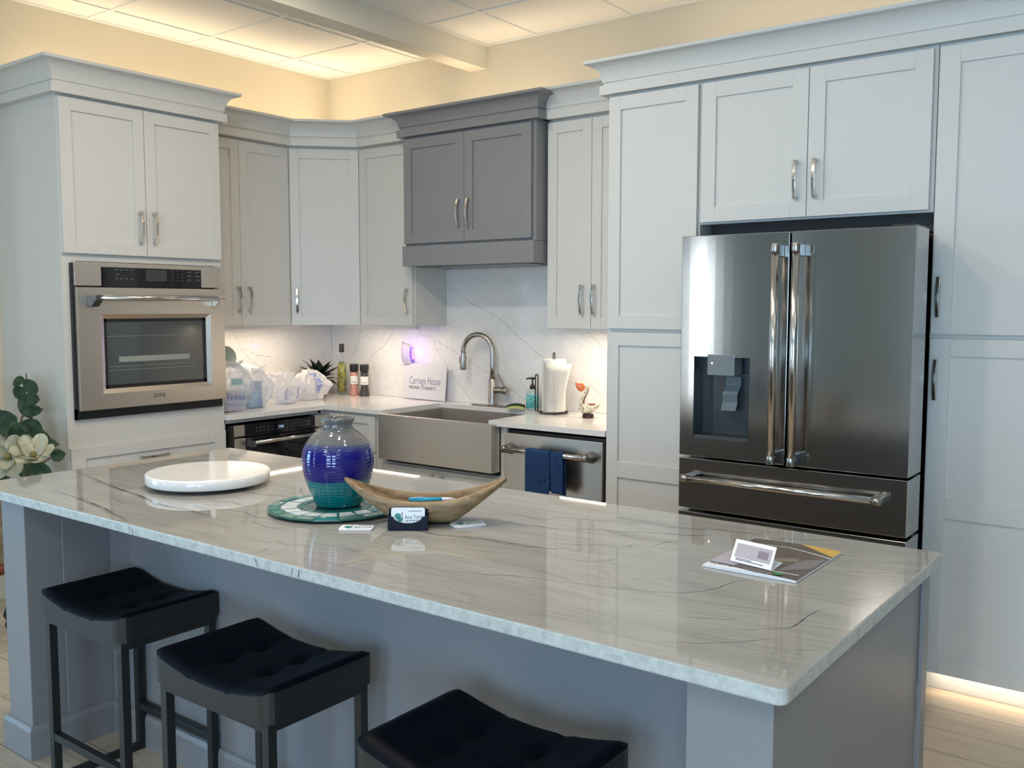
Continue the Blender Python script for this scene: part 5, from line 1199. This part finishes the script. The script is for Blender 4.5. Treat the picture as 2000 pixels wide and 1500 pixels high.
blob([((-.012, 0, .066), .006, .004), ((.002, 0, .070), .020, .008), ((.022, 0, .070), .018, .007), ((.042, 0, .072), .006, .004)], M_AMBER, 'back', parent=body)
nk = blob([((-.040, 0, .055), .013, .014), ((-.042, 0, .080), .011, .011), ((-.032, 0, .105), .0085, .0085), ((-.018, 0, .128), .0075, .0075), ((-.008, 0, .148), .0072, .0072), ((-.004, 0, .163), .0085, .009), ((-.008, 0, .174), .008, .007), ((-.014, 0, .178), .003, .003)], M_SPECK, 'neck')
blob([((-.026, 0, .072), .007, .005), ((-.024, 0, .095), .006, .005), ((-.012, 0, .120), .005, .005), ((-.001, 0, .145), .005, .005), ((.003, 0, .165), .005, .004)], M_AMBER, 'neck_stripe', parent=nk)
bl_ = blob([((-.016, 0, .168), .003, .004), ((-.026, 0, .165), .008, .020), ((-.036, 0, .163), .011, .028), ((-.048, 0, .168), .009, .023), ((-.058, 0, .178), .005, .010), ((-.072, 0, .187), .002, .002)], M_ORANGE, 'bill', parent=nk)

# ---------------------------------------------------------------- magnolia arrangement at left
gx, gy = .45, -2.46
t = thing('wicker_basket', 'tall woven basket on an iron stand beyond the left end of the island', 'basket', (.62, -2.62, 0))
bm = bmesh.new(); lathe(bm, [(0, .34), (.12, .34), (.15, .40), (.165, .55), (.15, .66), (.135, .70), (.125, .70), (.14, .64), (.15, .55), (0, .38)], 36, (.62, -2.62, 0)); obj('basket_body', bm, M_WICK, t, smooth=True)
bm = bmesh.new(); lathe(bm, [(.130, .335), (.150, .345), (.152, .375), (.135, .385), (.13, .335)], 36, (.62, -2.62, 0)); obj('rim_band', bm, mat('red_brown_band', (.16, .04, .025), .5), t, smooth=True)
for k in range(4):
    a_ = k*PI/2+.4; c_, s_ = math.cos(a_), math.sin(a_); bm = bmesh.new(); tube(bm, [(.62+c_*.13, -2.62+s_*.13, .335), (.62+c_*.16, -2.62+s_*.16, .22), (.62+c_*.10, -2.62+s_*.10, .10), (.62+c_*.16, -2.62+s_*.16, .008)], .008, 8); obj('iron_leg', bm, M_BMET, t, smooth=True)
t = thing('magnolia_arrangement', 'cream magnolia blossoms with green leaves beyond the left end of the island', 'flower arrangement', (.62, -2.60, .70))
random.seed(21)
stems = [[(.60, -2.58, .62), (.55, -2.46, .85), (.48, -2.36, 1.00), (.46, -2.32, 1.10), (.44, -2.32, 1.19)], [(.60, -2.58, .62), (.52, -2.50, .80), (.42, -2.42, .95), (.30, -2.40, 1.08)], [(.60, -2.58, .62), (.66, -2.44, .75), (.72, -2.36, .82)], [(.6, -2.58, .62), (.42, -2.50, .75), (.26, -2.44, .80)]]
for s_ in stems:
    bm = bmesh.new(); tube(bm, s_, [.006-.0008*i for i in range(len(s_))], 8); obj('stem', bm, M_STEM, t, smooth=True)
def leaf(c_, dirv, nrm, ln, wd):
    dirv = Vector(dirv).normalized(); nrm = Vector(nrm); side = dirv.cross(nrm).normalized(); nrm = side.cross(dirv).normalized(); bm = bmesh.new(); G = []
    for k in range(8):
        s2_ = k/7; w_ = wd*.5*(math.sin(PI*min(1, s2_*.98+.02))**.62); p = Vector(c_)+dirv*ln*s2_-nrm*.10*ln*(s2_-.5)**2*4*.4
        G.append([bm.verts.new(p+side*w_*u+nrm*abs(u)*w_*.25) for u in (-1, -.5, 0, .5, 1)])
    for A_, B_ in zip(G, G[1:]):
        for j in range(4): bm.faces.new((A_[j], A_[j+1], B_[j+1], B_[j]))
    bmesh.ops.solidify(bm, geom=bm.faces[:], thickness=.001); return obj('leaf', bm, M_LEAF, t, smooth=True)
V_ = Vector((.72, -.69, .1))
LV = [((.47, -2.34, 1.160), (-.5, -.2, -.1), .075, .055), ((.46, -2.34, 1.160), (.35, .3, -.45), .085, .06), ((.47, -2.34, 1.120), (-.35, -.2, -.25), .07, .07), ((.48, -2.35, 1.08), (.4, .2, -.05), .08, .075), ((.47, -2.36, 1.09), (.1, .3, -.9), .12, .07),
      ((.50, -2.38, 1.02), (.5, .3, .05), .11, .06), ((.50, -2.40, .99), (-.4, -.3, -.2), .13, .12), ((.46, -2.42, .96), (-.6, -.3, -.5), .13, .10), ((.50, -2.38, .97), (.4, .2, -.35), .13, .11), ((.54, -2.38, .94), (.5, .3, -.3), .14, .07), ((.42, -2.44, 1.0), (-.6, -.3, .2), .13, .10), ((.36, -2.42, 1.04), (-.5, -.4, .3), .11, .09), ((.40, -2.44, .90), (-.6, -.4, -.1), .14, .10),
      ((.72, -2.36, .825), (.6, .4, .15), .075, .06), ((.62, -2.42, .88), (.6, .5, .0), .15, .06), ((.60, -2.46, .80), (.5, .5, -.4), .15, .10), ((.5, -2.5, .78), (.2, .1, -.8), .14, .11), ((.36, -2.50, .82), (-.5, -.3, -.3), .15, .10), ((.30, -2.42, 1.08), (-.4, -.3, .4), .10, .07), ((.56, -2.40, .90), (.1, .2, -.8), .13, .10), ((.44, -2.5, .88), (-.2, -.1, -.8), .14, .11), ((.56, -2.44, .98), (-.1, .2, -.8), .15, .11), ((.68, -2.44, .80), (.4, .4, -.5), .13, .09)]
for c_, d_, ln, wd in LV: leaf(c_, d_, V_+Vector((random.uniform(-.5, .5), random.uniform(-.5, .5), random.uniform(-.2, .5))), ln, wd)
def blossom(c_, axis, r, seed):
    axis = Vector(axis).normalized(); q_ = axis.to_track_quat('Z', 'Y').to_matrix(); random.seed(seed); c_ = Vector(c_)
    bm0 = bmesh.new(); bmesh.ops.create_uvsphere(bm0, u_segments=12, v_segments=8, radius=r*.16); 
    for v_ in bm0.verts: v_.co.z *= 1.5
    bmesh.ops.transform(bm0, matrix=Matrix.Translation(c_+axis*r*.15) @ q_.to_4x4(), verts=bm0.verts); f = obj('blossom', bm0, mat('pistil_olive', (.22, .17, .05), .7), t, smooth=True)
    for k in range(9):
        inner = k >= 6; a_ = 2*PI*k/(6 if not inner else 3)+(.5 if inner else 0)+random.uniform(-.12, .12); op = (.55 if inner else .95)+random.uniform(-.1, .12); bm = bmesh.new(); G = []; ln = r*(1.15 if not inner else .9); W0 = r*(.80 if not inner else .6)
        for i in range(9):
            s2_ = i/8; out_ = ln*math.sin(op*(s2_**.8)*1.35)*.95; h_ = ln*(1-math.cos(op*s2_*.6))*.2+ln*s2_*math.cos(op)*.85; w_ = W0*.5*math.sin(PI*(.08+.86*s2_))**.6+.001
            row = []
            for u in (-1, -.5, 0, .5, 1):
                cup = .28*w_*u*u; p = Vector((out_-cup*.5, u*w_, h_+cup+.004*math.sin(u*4+seed+k))); ca, sa = math.cos(a_), math.sin(a_); row.append(bm.verts.new(c_+q_ @ Vector((p.x*ca-p.y*sa, p.x*sa+p.y*ca, p.z))))
            G.append(row)
        for A_, B_ in zip(G, G[1:]):
            for j in range(4): bm.faces.new((A_[j], A_[j+1], B_[j+1], B_[j]))
        bmesh.ops.solidify(bm, geom=bm.faces[:], thickness=.0012); obj('petal', bm, M_PETAL, f, smooth=True)
blossom((.745, -2.555, .850), (.75, -.62, .25), .100, 2)
blossom((.925, -2.535, .868), (.55, -.35, .75), .085, 7)
